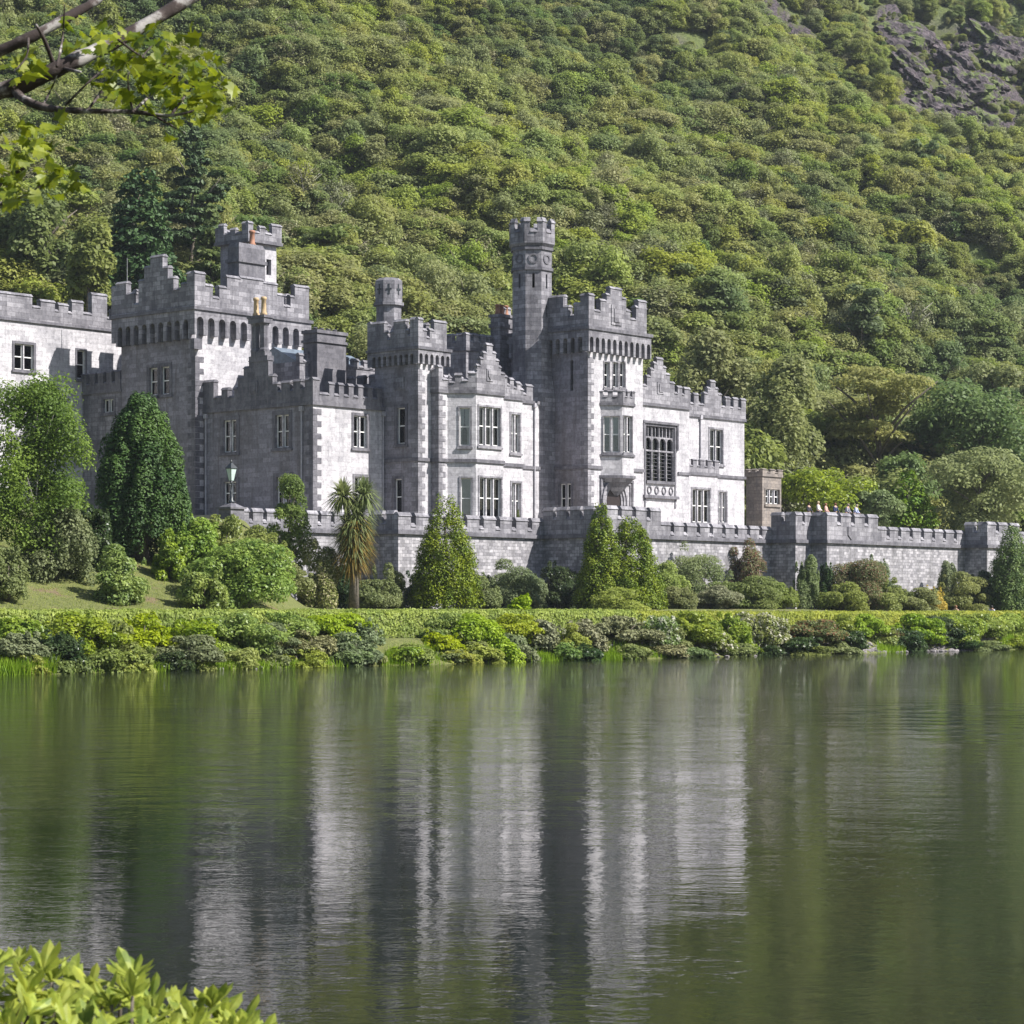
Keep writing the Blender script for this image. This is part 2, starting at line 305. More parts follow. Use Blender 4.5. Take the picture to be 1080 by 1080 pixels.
def window(f, x0, x1, y0, y1, lights=2, rows=2, trim=0.17, curtain=0.0, side='both', mat='dark', parent=castle, bcf=bc, sash=True, hood=False, seed=0):
    t0, t1 = f.s(x0), f.s(x1); xm = (x0 + x1) / 2; z1, z0 = f.z(xm, y0), f.z(xm, y1)
    t0, t1 = max(t0, 0.12), min(t1, f.L - 0.12)
    f.holes.append((t0, t1, z0, z1)); mb = MB()
    f.fbox(mb, t0 - trim, t0, z0 - 0.1, z1 + trim, 0.002, 0.05); f.fbox(mb, t1, t1 + trim, z0 - 0.1, z1 + trim, 0.002, 0.05)
    f.fbox(mb, t0, t1, z1, z1 + trim, 0.002, 0.05); f.fbox(mb, t0 - trim - 0.06, t1 + trim + 0.06, z0 - 0.26, z0 - 0.1, 0.002, 0.14); f.fbox(mb, t0, t1, z0 - 0.1, z0, -0.3, 0.1)
    if hood:
        f.fbox(mb, t0 - trim - 0.14, t1 + trim + 0.14, z1 + trim, z1 + trim + 0.16, 0.002, 0.16)
        f.fbox(mb, t0 - trim - 0.14, t0 - trim, z1 - 1.0, z1 + trim, 0.002, 0.14); f.fbox(mb, t1 + trim, t1 + trim + 0.14, z1 - 1.0, z1 + trim, 0.002, 0.14)
    wd = (t1 - t0) / lights; mw = 0.11
    for k in range(1, lights): f.fbox(mb, t0 + k * wd - mw / 2, t0 + k * wd + mw / 2, z0, z1, -0.3, -0.04, 1)
    w_ = bcf(mb, 'window', [M[mat], M['ashlar']], parent)
    fr = MB(); pn = MB(); cu = MB(); rnd = random.Random(int(x0 * 7 + y0)); b = 0.085
    if curtain == 0 and rnd.random() < 0.7: curtain = rnd.uniform(0.25, 0.7); side = rnd.choice(('both', 'drape'))
    for k in range(lights):
        l0 = t0 + k * wd + (mw / 2 if k else 0); l1 = t0 + (k + 1) * wd - (mw / 2 if k < lights - 1 else 0)
        f.fbox(fr, l0, l0 + b, z0, z1, -0.27, -0.19); f.fbox(fr, l1 - b, l1, z0, z1, -0.27, -0.19); f.fbox(fr, l0 + b, l1 - b, z0, z0 + b, -0.27, -0.19); f.fbox(fr, l0 + b, l1 - b, z1 - b, z1, -0.27, -0.19)
        for r in range(1, rows): zz = z0 + (z1 - z0) * r / rows; f.fbox(fr, l0 + b, l1 - b, zz - 0.04, zz + 0.04, -0.275, -0.18)
        f.fbox(pn, l0 + b * 0.5, l1 - b * 0.5, z0 + b * 0.5, z1 - b * 0.5, -0.235, -0.225)
        if curtain > 0:
            hh = (z1 - z0) * curtain * rnd.uniform(0.8, 1.0); cw = l1 - l0
            if side == 'both': cu = MB(); f.fbox(cu, l0, l1, z1 - hh, z1, -0.33, -0.315); bcf(cu, 'curtain', M['curtain'], w_)
            else:
                for sg in (0, 1):
                    cu = MB(); prof = [(0, z1), (cw * 0.46, z1), (cw * 0.44 * curtain + .05, z0 + (z1 - z0) * .6), (cw * 0.2 * curtain + .05, z0 + (z1 - z0) * .35), (cw * 0.24 * curtain + .05, z0), (0, z0)]
                    f.outline(cu, [((l0 + a_) if sg == 0 else (l1 - a_), b_) for a_, b_ in prof], -0.33, -0.315); bcf(cu, 'curtain', M['curtain'], w_)
    bcf(fr, 'frame', M['white'], w_); bcf(pn, 'pane', M['glass'], w_)
    return w_

def slit(f, x, y0, y1, wpx=3.0):
    """a narrow dark loophole: a real recess with a chamfered surround"""
    t0, t1 = f.s(x - wpx / 2), f.s(x + wpx / 2); z1, z0 = f.z(x, y0), f.z(x, y1); f.holes.append((t0, t1, z0, z1))

def cols_px(f, cols, dz=0.0): return [(f.s(x0), f.s(x1), f.z((x0 + x1) / 2, y) + dz) for x0, x1, y in cols]
def cols_reg(t0, t1, n, zlo, zhi, frac=0.56):
    p = (t1 - t0) / (n - 1 + frac); out = []
    for k in range(n):
        out.append((t0 + k * p, t0 + k * p + frac * p, zhi))
        if k < n - 1: out.append((t0 + k * p + frac * p, t0 + (k + 1) * p, zlo))
    return out
def parapet(mb, f, cols, zb, o1, th=0.5, lo=None, hi=None, cop=0.2, m=0):
    """stepped or crenellated parapet: one slab with that skyline, each flat top under a pitched coping stone"""
    cols = sorted(cols); fixed = []
    for i, (a, b, z) in enumerate(cols):
        if i: a = fixed[-1][1]
        if lo is not None: a = max(a, lo)
        if hi is not None: b = min(b, hi)
        if b - a > 0.02: fixed.append((a, b, max(z - cop, zb + 0.1)))
    pts = [(fixed[0][0], zb)]
    for a, b, z in fixed: pts += [(a, z), (b, z)]
    pts.append((fixed[-1][1], zb))
    cl = []
    for p in pts:
        if not cl or abs(p[0] - cl[-1][0]) + abs(p[1] - cl[-1][1]) > 1e-4: cl.append(p)
    f.outline(mb, cl, o1 - th, o1, m)
    for i, (a, b, z) in enumerate(fixed):
        zl = fixed[i - 1][2] if i else -99; zr = fixed[i + 1][2] if i + 1 < len(fixed) else -99
        e0 = 0.06 if z > zl + 0.05 else -0.003; e1 = 0.06 if z > zr + 0.05 else -0.003
        if lo is not None and i == 0: e0 = -0.004
        a_, b_ = a - e0, b + e1; o0_, o1_ = o1 - th - 0.07, o1 + 0.07; zt = z + cop
        mb.hexa([f.pos(a_, z, o0_), f.pos(b_, z, o0_), f.pos(b_, z, o1_), f.pos(a_, z, o1_),
                 f.pos(a_ + 0.03, zt, o0_ + 0.2), f.pos(b_ - 0.03, zt, o0_ + 0.2), f.pos(b_ - 0.03, zt, o1_ - 0.2), f.pos(a_ + 0.03, zt, o1_ - 0.2)], m)
def arch_band(mb, f, t0, t1, zb, zt, ov, n, m=0, frac=0.6, flat=False):
    """corbel table: an overhanging course cut into n round-headed openings along its foot"""
    p = (t1 - t0) / n; r = p * frac / 2; zs = min(zt - r - 0.12, zb + (zt - zb) * 0.55); pts = [(t1, zt), (t0, zt), (t0, zb)]
    for k in range(n):
        c = t0 + (k + 0.5) * p; pts += [(c - r, zb), (c - r, zs)]
        pts += [(c - r * math.cos(math.pi * q / 6), zs + r * math.sin(math.pi * q / 6)) for q in range(1, 6)]
        pts += [(c + r, zs), (c + r, zb)]
    pts.append((t1, zb)); f.outline(mb, pts, 0.004, ov, m)
def quoins(mb, fl, fd, z0, z1, m=0, long=0.75, short=0.42, h=0.45):
    """alternating corner stones where a left face fd meets a right face fl"""
    z = z0; k = 0
    while z + h < z1:
        a, b = (long, short) if k % 2 else (short, long)
        fl.fbox(mb, -0.03, a, z + 0.015, z + h - 0.015, 0.002, 0.03, m); fd.fbox(mb, fd.L - b, fd.L, z + 0.015, z + h - 0.015, 0.002, 0.03, m); z += h; k += 1
def block(name, poly, z0, z1, mat='ashlar', roof=True, fs=None, parent=castle, bcf=bc):
    fs = fs or faces_of(poly); mb = MB()
    for f in fs: f.wall(mb, z0, z1, m=2 if mat == 'ashlar' and f.n[0] < -0.9 else 0, mr=2 if mat == 'ashlar' and f.n[0] < -0.9 else 0)  # walls turned from the sun take the stone with shade in its colour
    if roof: mb.poly([p + (z1,) for p in poly], 1)
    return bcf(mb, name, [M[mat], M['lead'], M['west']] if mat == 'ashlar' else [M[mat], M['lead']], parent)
def rect(a0, a1, b0, b1): return [(a0, b0), (a1, b0), (a1, b1), (a0, b1)]
def strings(poly, zs, parent, h=0.13, o=0.13, bcf=bc):
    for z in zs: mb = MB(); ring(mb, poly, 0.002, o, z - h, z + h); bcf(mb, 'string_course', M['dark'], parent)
def pipe(f, x, z0, z1, parent):
    t = f.s(x); mb = MB(); mb.tube([f.pos(t, z0, 0.1), f.pos(t, z1, 0.1)], [0.07, 0.07], 6); f.fbox(mb, t - 0.16, t + 0.16, z1 - 0.05, z1 + 0.3, 0.003, 0.24)
    return bc(mb, 'downpipe', M['pipe'], parent)
def pot(c, h, r, mat, parent):
    mb = MB(); mb.lathe(c, [(r * 1.1, 0), (r * 1.15, 0.12 * h), (r * 0.85, 0.2 * h), (r * 0.75, 0.82 * h), (r * 1.0, 0.86 * h), (r * 1.0, 0.95 * h), (r * 0.7, h)], 9); return bc(mb, 'pot', mat, parent, True)
ZG = 8.6   # walls start a little under the terrace paving

# ---- great tower over the entrance
poly = rect(0, 7.17, 0, 8.6); fR = faces_of(poly); fl, fr_, fb, fd = fR
for x0, x1 in ((637, 642.6), (646.2, 651.6), (653.6, 659)): window(fl, x0, x1, 382, 408.5, 1, 2, trim=0.1, curtain=0.5, mat='mid')
window(fd, 590.5, 602.5, 510, 541, 2, 2, curtain=0.0, mat='dark')
slit(fd, 603, 318 + 62, 412, 3.2)
ZC = 25.27
tw = block('tower', poly, ZG, 24.9, 'ashlar', False, fR)
mb = MB(); ov = 0.5
arch_band(mb, fl, -ov, fl.L + ov, 23.35, ZC - 0.15, ov, 11); arch_band(mb, fd, 0, fd.L, 23.35, ZC - 0.15, ov, 11); arch_band(mb, fr_, 0, fr_.L, 23.35, ZC - 0.15, ov, 11); arch_band(mb, fb, -ov, fb.L + ov, 23.35, ZC - 0.15, ov, 9)
bc(mb, 'corbel_table', M['mid'], tw)
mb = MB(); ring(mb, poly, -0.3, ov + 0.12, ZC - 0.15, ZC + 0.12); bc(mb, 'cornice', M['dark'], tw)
mb = MB(); mb.poly([p + (ZC + 0.125,) for p in offset(poly, -0.05)]); bc(mb, 'roof', M['lead'], tw)
mb = MB(); zb = ZC + 0.12
FL = Face((-ov, -ov), (7.17 + ov, -ov)); FD = Face((-ov, 8.6 + ov), (-ov, -ov))
parapet(mb, FL, cols_px(FL, [(617.5, 627, 308.6), (627, 633.5, 326), (633.5, 640, 315), (640, 644, 309), (644, 656, 302.5), (656, 660.5, 313), (660.5, 665, 326), (665, 671, 335), (671, 673.5, 322), (673.5, 682, 316)]), zb, 0, lo=0, hi=FL.L)
parapet(mb, FD, cols_px(FD, [(570, 594, 311.5), (594, 599.5, 321.5), (599.5, 605, 332.5), (605, 612, 318.5), (612, 620, 309)]), zb, 0, lo=0.5, hi=FD.L - 0.5)
FR2 = Face((7.17 + ov, -ov), (7.17 + ov, 8.6 + ov)); FB2 = Face((7.17 + ov, 8.6 + ov), (-ov, 8.6 + ov))
parapet(mb, FR2, cols_reg(0.5, FR2.L - 0.5, 5, 26.6, 27.7), zb, 0); parapet(mb, FB2, cols_reg(0, FB2.L, 5, 26.6, 27.7), zb, 0)
FL.fbox(mb, FL.s(644.5), FL.s(655.5), FL.z(650, 343), FL.z(650, 322), 0.002, 0.07); FL.fbox(mb, FL.s(647), FL.s(653), FL.z(650, 340), FL.z(650, 326), 0.07, 0.13)
bc(mb, 'parapet', M['mid'], tw)
strings(poly, [14.15], tw)
mb = MB(); quoins(mb, fl, fd, ZG, 23.2); bc(mb, 'quoin', M['mid'], tw)
# oriel window on the tower's lit front, corbelled out over the door
ao = fl.s(633.5); P0 = (ao, 0.0); P1_ = (ao + 1.24, -1.24); P2_ = (ao + 2.75, -1.24); P3_ = (ao + 3.99, 0.0)
op = [P0, P1_, P2_, P3_]; of = [Face(P0, P1_), Face(P1_, P2_), Face(P2_, P3_)]
zo0, zo1 = fl.z(651, 504), fl.z(651, 428.5)
window(of[0], 636.5, 653.5, 439, 477, 2, 2, trim=0.06, curtain=0.55, mat='mid'); window(of[1], 657.3, 666.5, 439, 477, 2, 2, trim=0.06, curtain=0.5, mat='mid')
mb = MB()
for f in of: f.wall(mb, zo0, zo1)
mb.poly([p + (zo1,) for p in op], 1); mb.poly([p + (zo0,) for p in op], 0)
orl = bc(mb, 'oriel', [M['ashlar'], M['lead']])
for o_, za_, zb_ in ((0.14, zo1 - 0.05, zo1 + 0.15), (0.12, fl.z(651, 481) - 0.12, fl.z(651, 481) + 0.05), (0.16, zo0 - 0.1, zo0 + 0.12)): mb = MB(); ring(mb, op, 0.003, o_, za_, zb_, 0, False); bc(mb, 'string_course', M['dark'], orl)
mb = MB(); oq = offset(op, 0.08)
for i, f in enumerate((Face(oq[0], oq[1]), Face(oq[1], oq[2]), Face(oq[2], oq[3]))): parapet(mb, f, cols_reg(0.02 if i else 0, f.L - (0.02 if i < 2 else 0), 3, zo1 + 0.75, zo1 + 1.2, 0.5), zo1 + 0.15, 0, th=0.22, cop=0.12)
bc(mb, 'parapet', M['mid'], orl)
mb = MB(); cen = ((P0[0] + P3_[0]) / 2, 0.0); lv = [(1.0, zo0 - 0.1), (0.8, zo0 - 0.45), (0.66, zo0 - 0.55), (0.42, zo0 - 1.0), (0.12, zo0 - 1.45)]
for (k0, z0), (k1, z1) in zip(lv, lv[1:]):
    mb.prism([(cen[0] + (p[0] - cen[0]) * k1, p[1] * k1 - 0.004, z1) for p in op], [(cen[0] + (p[0] - cen[0]) * k0, p[1] * k0 - 0.004, z0) for p in op])
bc(mb, 'corbel', M['mid'], orl)
# arched entrance with stepped rings and a square hood
mb = MB(); dc = fl.s(646.5); zsp = 11.55; r0 = 0.95
def arch_pts(r, zbase): return [(dc - r, zbase)] + [(dc - r * math.cos(math.pi * q / 12), zsp + r * 1.05 * math.sin(math.pi * q / 12)) for q in range(13)] + [(dc + r, zbase)]
for k, (r1, r2, o) in enumerate(((0.95, 1.2, 0.10), (1.2, 1.45, 0.2), (1.45, 1.65, 0.3))):
    A, B = arch_pts(r1, ZG), arch_pts(r2, ZG)
    for q in range(len(A) - 1):
        mb.hexa([fl.pos(*A[q], 0.002), fl.pos(*A[q + 1], 0.002), fl.pos(*A[q + 1], o), fl.pos(*A[q], o), fl.pos(*B[q], 0.002), fl.pos(*B[q + 1], 0.002), fl.pos(*B[q + 1], o), fl.pos(*B[q], o)])
t0, t1, zt = fl.s(632.6), fl.s(667), fl.z(650, 506)
for a_, b_, o in ((0.0, 0.18, 0.16), (0.26, 0.4, 0.1)):
    fl.fbox(mb, t0 + a_, t0 + b_, ZG, zt - a_, 0.002, o); fl.fbox(mb, t1 - b_, t1 - a_, ZG, zt - a_, 0.002, o); fl.fbox(mb, t0 + b_, t1 - b_, zt - b_, zt - a_, 0.002, o)
dr = bc(mb, 'doorway', M['mid'])
mb = MB(); A = arch_pts(0.95, ZG); fl.outline(mb, A, 0.003, 0.03); bc(mb, 'door', M['door'], dr)

# ---- tall octagonal turret behind the great tower
gc = (-0.75, 5.25)
def octo(c, r, rot=22.5): return [(c[0] + r * math.cos(R(rot + 45 * k)), c[1] + r * math.sin(R(rot + 45 * k))) for k in range(8)]
og = octo(gc, 1.68); fG = faces_of(og); DG = W(*gc)[1]
def zG(y): return EYE + (YH - y) * (DG - 1.2) / F
for f in fG:
    if f.n[1] < -0.2 or f.n[0] < -0.5:
        m_ = f.L / 2
        for y0, y1 in ((289, 304),) + (((322, 334),) if f.n[1] < -0.9 else ()):
            wd = 0.2; f.holes.append((m_ - wd / 2, m_ + wd / 2, zG(y1), zG(y0)))
tg = block('turret', og, zG(392), zG(262), 'mid', False, fG)
mb = MB()
sq = octo(gc, 1.95); mb.prism([p + (ZG,) for p in sq], [p + (zG(418),) for p in sq]); mb.prism([p + (zG(418),) for p in sq], [p + (zG(392),) for p in og])
bc(mb, 'base', M['mid'], tg)
mb = MB()
for y in (262, 283.5): ring(mb, og, 0.003, 0.13, zG(y) - 0.12, zG(y) + 0.12)
for f in fG:
    for k in range(12):
        a0, a1 = R(30 * k), R(30 * k + 30); c = (f.L / 2, zG(273)); q = lambda a, r: (c[0] + r * math.cos(a), c[1] + r * math.sin(a))
        mb.hexa([f.pos(*q(a0, 0.28), 0.002), f.pos(*q(a1, 0.28), 0.002), f.pos(*q(a1, 0.28), 0.06), f.pos(*q(a0, 0.28), 0.06), f.pos(*q(a0, 0.42), 0.002), f.pos(*q(a1, 0.42), 0.002), f.pos(*q(a1, 0.42), 0.06), f.pos(*q(a0, 0.42), 0.06)])
bc(mb, 'string_course', M['dark'], tg)
mb = MB(); oc = octo(gc, 1.95)
mb.prism([p + (zG(261) + 0.02,) for p in og], [p + (zG(257),) for p in oc]); mb.prism([p + (zG(257),) for p in oc], [p + (zG(247),) for p in oc])
for f in faces_of(oc): parapet(mb, f, cols_reg(0, f.L, 2, zG(245), zG(230), 0.42), zG(247), 0, th=0.35, cop=0.35)
bc(mb, 'parapet', M['mid'], tg)
# chimney peeping out to the right of the turret
mb = MB(); c_ = (2.2, 7.4); mb.box(c_[0] - .1, c_[0] + 1.3, c_[1] - 0.5, c_[1] + 0.5, 25, zG(318)); mb.box(c_[0] - .25, c_[0] + 1.45, c_[1] - 0.65, c_[1] + 0.65, zG(326), zG(321))
ch = bc(mb, 'chimney', M['mid']); pot((c_[0] + 0.25, c_[1], zG(318)), 1.1, 0.24, M['terracotta'], ch); pot((c_[0] + 0.85, c_[1], zG(318)), 1.0, 0.24, M['terracotta'], ch)

# ---- recessed hall wall between bay and great tower, shaded by the tower
B1 = 3.67
poly = rect(-17.0, -0.02, B1, 10.5); fP = faces_of(poly); f = fP[0]
window(f, 572, 581.5, 446, 474, 1, 2, trim=0.22, mat='dark'); window(f, 573, 581, 509, 532, 1, 2, trim=0.2, mat='dark')
hw = block('wing', poly, ZG, 19.4, 'ashlar', True, fP)
strings(poly, [14.1, 19.35], hw)
mb = MB(); parapet(mb, Face((-17.2, B1 - 0.1), (-2.5, B1 - 0.1)), cols_reg(0, 14.6, 11, 20.1, 20.8), 19.48, 0, th=0.4); parapet(mb, Face((-17, 10.5), (-17, B1 + 0.35)), cols_reg(0, 6, 5, 20.1, 20.8), 19.48, 0, th=0.4); bc(mb, 'parapet', M['mid'], hw)
pipe(f, 563, ZG, 19.0, hw)

# ---- front bay with canted window
aF, bF = -16.6, 0.93; c0 = (-15.61, bF); tC = 1.52; c1 = (c0[0] + tC, bF - tC); c2 = (-10.94, bF - tC); c3 = (c2[0] + tC, bF)
poly = [(aF, bF), c0, c1, c2, c3, (-6.95, bF), (-6.95, 6.0), (aF, 6.0)]; fB = faces_of(poly)
window(fB[1], 484.6, 496, 430, 470, 1, 2, curtain=0.9, side='drape', trim=0.12, mat='mid'); window(fB[1], 486, 497.5, 504, 547, 1, 2, curtain=1.0, trim=0.12, mat='mid')
window(fB[2], 505, 527.5, 429.5, 470, 3, 2, curtain=0.7, side='drape', trim=0.14, mat='mid'); window(fB[2], 505.5, 528.5, 504, 547, 3, 2, curtain=1.0, trim=0.14, mat='mid')
window(fB[4], 539, 548, 437, 477, 2, 2, curtain=0.4, mat='mid'); window(fB[4], 539.5, 549, 509.5, 547, 2, 2, curtain=0.8, mat='mid')
by = block('bay', poly, ZG, 19.15, 'ashlar', True, fB)
strings(poly, [13.95, 19.15], by)
mb = MB(); zb = 19.28; o_ = 0.1; pq = offset(poly, o_)
F2 = [Face(pq[i], pq[(i + 1) % 8]) for i in range(8)]
parapet(mb, F2[0], [(0, 0.4, 21.1), (0.4, F2[0].L, 20.2)], zb, 0, th=0.35)
parapet(mb, F2[1], cols_px(F2[1], [(471, 474, 394), (474, 480, 401), (480, 487, 393), (487, 494, 399), (494, 502.2, 391)]), zb, 0, th=0.35, lo=0, hi=F2[1].L)
parapet(mb, F2[2], cols_px(F2[2], [(502, 503.5, 388), (503.5, 507, 383.5), (507, 510, 376), (510, 513.5, 370), (513.5, 519.5, 361.5), (519.5, 523, 370), (523, 526, 378), (526, 528.5, 385), (528.5, 533, 392)]), zb, 0, th=0.35, lo=0, hi=F2[2].L)
parapet(mb, F2[3], cols_reg(0, F2[3].L, 3, 20.0, 20.9), zb, 0, th=0.35)
parapet(mb, F2[4], cols_px(F2[4], [(531, 535, 395), (535, 538, 404), (538, 542, 398), (542, 545, 407), (545, 549, 402), (549, 552, 409)]), zb, 0, th=0.35)
parapet(mb, F2[7], cols_reg(0, F2[7].L - 0.36, 4, 20.0, 20.9), zb, 0, th=0.35)
F2[2].fbox(mb, F2[2].s(513.2), F2[2].s(519.8), F2[2].z(516, 402), F2[2].z(516, 389), 0.002, 0.06); F2[2].outline(mb, [(F2[2].s(514.3), F2[2].z(516, 391)), (F2[2].s(518.7), F2[2].z(516, 391)), (F2[2].s(518.5), F2[2].z(516, 397)), (F2[2].s(516.5), F2[2].z(516, 400.5)), (F2[2].s(514.5), F2[2].z(516, 397))], 0.06, 0.12)
bc(mb, 'parapet', M['mid'], by)
mb = MB(); quoins(mb, fB[0], fB[7], ZG, 19.0); bc(mb, 'quoin', M['mid'], by)

# ---- middle tower
poly = rect(-18.06, -15.3, 1.67, 6.2); fE = faces_of(poly); fl, fr_, fb, fd = fE
window(fd, 418.6, 427.5, 430, 468, 1, 2, trim=0.25, curtain=0.8, side='drape'); window(fd, 416, 424, 505, 543, 1, 2, trim=0.2, curtain=0.9)
et = block('tower', poly, ZG, 22.0, 'ashlar', False, fE); ov = 0.4; ZE = 22.3
mb = MB(); arch_band(mb, fl, -ov, fl.L + ov, 21.1, ZE - 0.12, ov, 6); arch_band(mb, fd, 0, fd.L, 21.1, ZE - 0.12, ov, 8); arch_band(mb, fr_, 0, fr_.L, 21.1, ZE - 0.12, ov, 8); arch_band(mb, fb, -ov, fb.L + ov, 21.1, ZE - 0.12, ov, 6); bc(mb, 'corbel_table', M['mid'], et)
mb = MB(); ring(mb, poly, -0.2, ov + 0.1, ZE - 0.12, ZE + 0.1); bc(mb, 'cornice', M['dark'], et)
mb = MB(); mb.poly([p + (ZE + 0.105,) for p in offset(poly, -0.05)]); bc(mb, 'roof', M['lead'], et)
mb = MB(); zb = ZE + 0.1; q = offset(poly, ov); FL, FR2, FB2, FD = faces_of(q)
parapet(mb, FL, cols_px(FL, [(438, 446.3, 334), (446.3, 450, 346), (450, 453.5, 354), (453.5, 458, 346), (458, 470, 337.5)]), zb, 0, th=0.4, lo=0, hi=FL.L)
parapet(mb, FD, cols_px(FD, [(390, 405, 339), (405, 408, 348), (408, 411.5, 356), (411.5, 415, 348), (415, 427.5, 336.5), (427.5, 430, 346), (430, 432.5, 352), (432.5, 441, 334)]), zb, 0, th=0.4, lo=0.4, hi=FD.L - 0.4)
parapet(mb, FR2, cols_reg(0.4, FR2.L - 0.4, 3, 23.2, 24.6), zb, 0, th=0.4); parapet(mb, FB2, cols_reg(0, FB2.L, 3, 23.2, 24.6), zb, 0, th=0.4); bc(mb, 'parapet', M['mid'], et)
strings(poly, [13.97], et)
mb = MB(); fd.fbox(mb, fd.s(415.5), fd.s(426.5), fd.z(421, 411), fd.z(421, 397.5), 0.002, 0.07); fd.fbox(mb, fd.s(418), fd.s(424), fd.z(421, 409), fd.z(421, 399.5), 0.07, 0.13); quoins(mb, fl, fd, ZG, 20.9); bc(mb, 'quoin', M['mid'], et)

# octagonal chimney turret behind the middle tower
cc = (a_on(410, 7.4), 7.4); DE = W(*cc)[1]; ze = lambda y: EYE + (YH - y) * DE / F; oe = octo(cc, 1.04)
mb = MB(); mb.prism([p + (18.0,) for p in oe], [p + (ze(321),) for p in oe]); et2 = bc(mb, 'turret', M['mid'])
mb = MB(); oq = octo(cc, 1.12); ring(mb, oe, 0.002, 0.2, ze(323), ze(320)); mb.prism([p + (ze(320),) for p in oq], [p + (ze(297),) for p in oq]); mb.prism([p + (ze(297),) for p in oq], [p + (ze(294),) for p in octo(cc, 0.8)])
for f in faces_of(oq): f.fbox(mb, f.L / 2 - 0.06, f.L / 2 + 0.06, ze(312), ze(301), 0.002, 0.03, 1); f.fbox(mb, f.L / 2 - 0.2, f.L / 2 + 0.2, ze(307.5), ze(305.5), 0.03, 0.04, 1)
bc(mb, 'cap', [M['mid'], M['iron']], et2)

# inner block seen over the bay, and its chimney
bm_ = 9.0; am = a_on(491.5, bm_); poly = rect(am, a_on(527, bm_), bm_, bm_ + 4.2); fM = faces_of(poly); zm = fM[0].z(492, 368)
ib = block('inner_block', poly, 17, zm, 'mid', True, fM); strings(poly, [zm], ib)
mb = MB(); q = offset(poly, 0.1); FL, FR2, FB2, FD = faces_of(q)
parapet(mb, FL, cols_reg(0, FL.L, 5, zm + 0.75, FL.z(500, 351), 0.62), zm + 0.13, 0, th=0.4); parapet(mb, FD, cols_reg(0, FD.L - 0.42, 4, zm + 0.75, FL.z(492, 350), 0.62), zm + 0.13, 0, th=0.4); parapet(mb, FR2, cols_reg(0.42, FR2.L, 4, zm + 0.75, zm + 1.4, 0.62), zm + 0.13, 0, th=0.4)
bc(mb, 'parapet', M['mid'], ib)
b0 = 8.2; a0 = a_on(527, b0); a1 = a_on(541, b0); cf = Face((a0, b0), (a1, b0))
mb = MB(); mb.box(a0, a1, b0, b0 + 1.0, 17, cf.z(534, 333)); ring(mb, rect(a0, a1, b0, b0 + 1.0), 0.002, 0.12, cf.z(534, 346), cf.z(534, 342)); ring(mb, rect(a0, a1, b0, b0 + 1.0), 0.002, 0.12, cf.z(534, 335), cf.z(534, 332))
ch = bc(mb, 'chimney', M['mid'])
for k in range(3): pot((a0 + 0.3 + k * (a1 - a0 - 0.6) / 2, b0 + 0.5, cf.z(534, 332)), 0.85, 0.22, M['terracotta'], ch)

# ---- west block with the twin-flue chimney gable
aD, bD = -25.55, 5.22; poly = rect(aD, -17.9, bD, 17.3); fD = faces_of(poly); fl, fr_, fb, fd = fD
for x0, x1, y0, y1 in ((235.5, 249.5, 443, 477), (290.5, 305, 437.5, 472), (235.6, 249.5, 508, 532), (291.5, 306, 503, 535)): window(fd, x0, x1, y0, y1, 2, 2, trim=0.32)
window(fl, 372.8, 387, 438.5, 472, 2, 2, trim=0.2); window(fl, 374, 388, 503, 537, 2, 2, trim=0.2)
db = block('wing', poly, ZG - 1, 17.85, 'ashlar', True, fD); ZD = 18.0
strings(poly, [17.9], db, 0.14, 0.16)
mb = MB(); q = offset(poly, 0.1); FL, FR2, FB2, FD = faces_of(q); zb = 18.04
parapet(mb, FD, cols_px(FD, [(213, 225.3, 400.5), (225.3, 233.5, 417), (233.5, 240, 408.5), (240, 247, 417), (247, 251, 408), (251, 257, 396.5), (257, 262.5, 386), (262.5, 283, 378), (283, 287.5, 394), (287.5, 292.5, 402.5), (292.5, 296.5, 411), (296.5, 305.5, 401), (305.5, 309, 410), (309, 317, 399.5), (317, 321.5, 408), (321.5, 330, 398)]), zb, 0, th=0.45, hi=FD.L - 0.45)
parapet(mb, FL, [(0, FL.s(337), FL.z(333, 397.5))] + [(a, b, z) for a, b, z in cols_reg(FL.s(337), FL.s(403), 7, FL.z(370, 416), FL.z(370, 404.5), 0.5)][1:], zb, 0, th=0.45, lo=0, hi=FL.L)
FD.fbox(mb, FD.s(264), FD.s(272), FD.z(268, 415), FD.z(268, 402), 0.002, 0.06); FD.fbox(mb, FD.s(266), FD.s(270), FD.z(268, 413), FD.z(268, 404), 0.06, 0.12)
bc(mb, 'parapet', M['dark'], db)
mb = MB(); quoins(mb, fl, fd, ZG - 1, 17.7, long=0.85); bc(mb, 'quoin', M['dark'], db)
pipe(fd, 218, ZG, 17.4, db); pipe(fd, 319, ZG, 17.4, db); pipe(fl, 403.2, ZG, 17.4, db)
mb = MB(); s0, s1 = FD.s(263), FD.s(282.5); zt = lambda y: FD.z(272, y); zc0 = zt(378)
lvl = [(0, zc0 - 0.6, zt(372)), (0.3, zt(372), zt(369.5))]
FD.fbox(mb, s0, s1, zc0 - 0.25, zt(375.5), -0.6, 0.06); FD.fbox(mb, s0 + 0.25, s1 - 0.25, zt(375.5), zt(371), -0.62, 0.08)
for x in (267.3, 275.8):
    s = FD.s(x); mb.lathe(FD.pos(s, zt(371), -0.27), [(0.42, 0), (0.42, 0.15), (0.33, 0.3), (0.31, zt(341) - zt(371) - 0.2), (0.42, zt(341) - zt(371))], 8)
FD.fbox(mb, FD.s(263.2), FD.s(280), zt(341), zt(333), -0.72, 0.16); FD.fbox(mb, FD.s(262.4), FD.s(280.8), zt(335.5), zt(333) + 0.003, -0.78, 0.22)
ch = bc(mb, 'chimney', M['dark'])
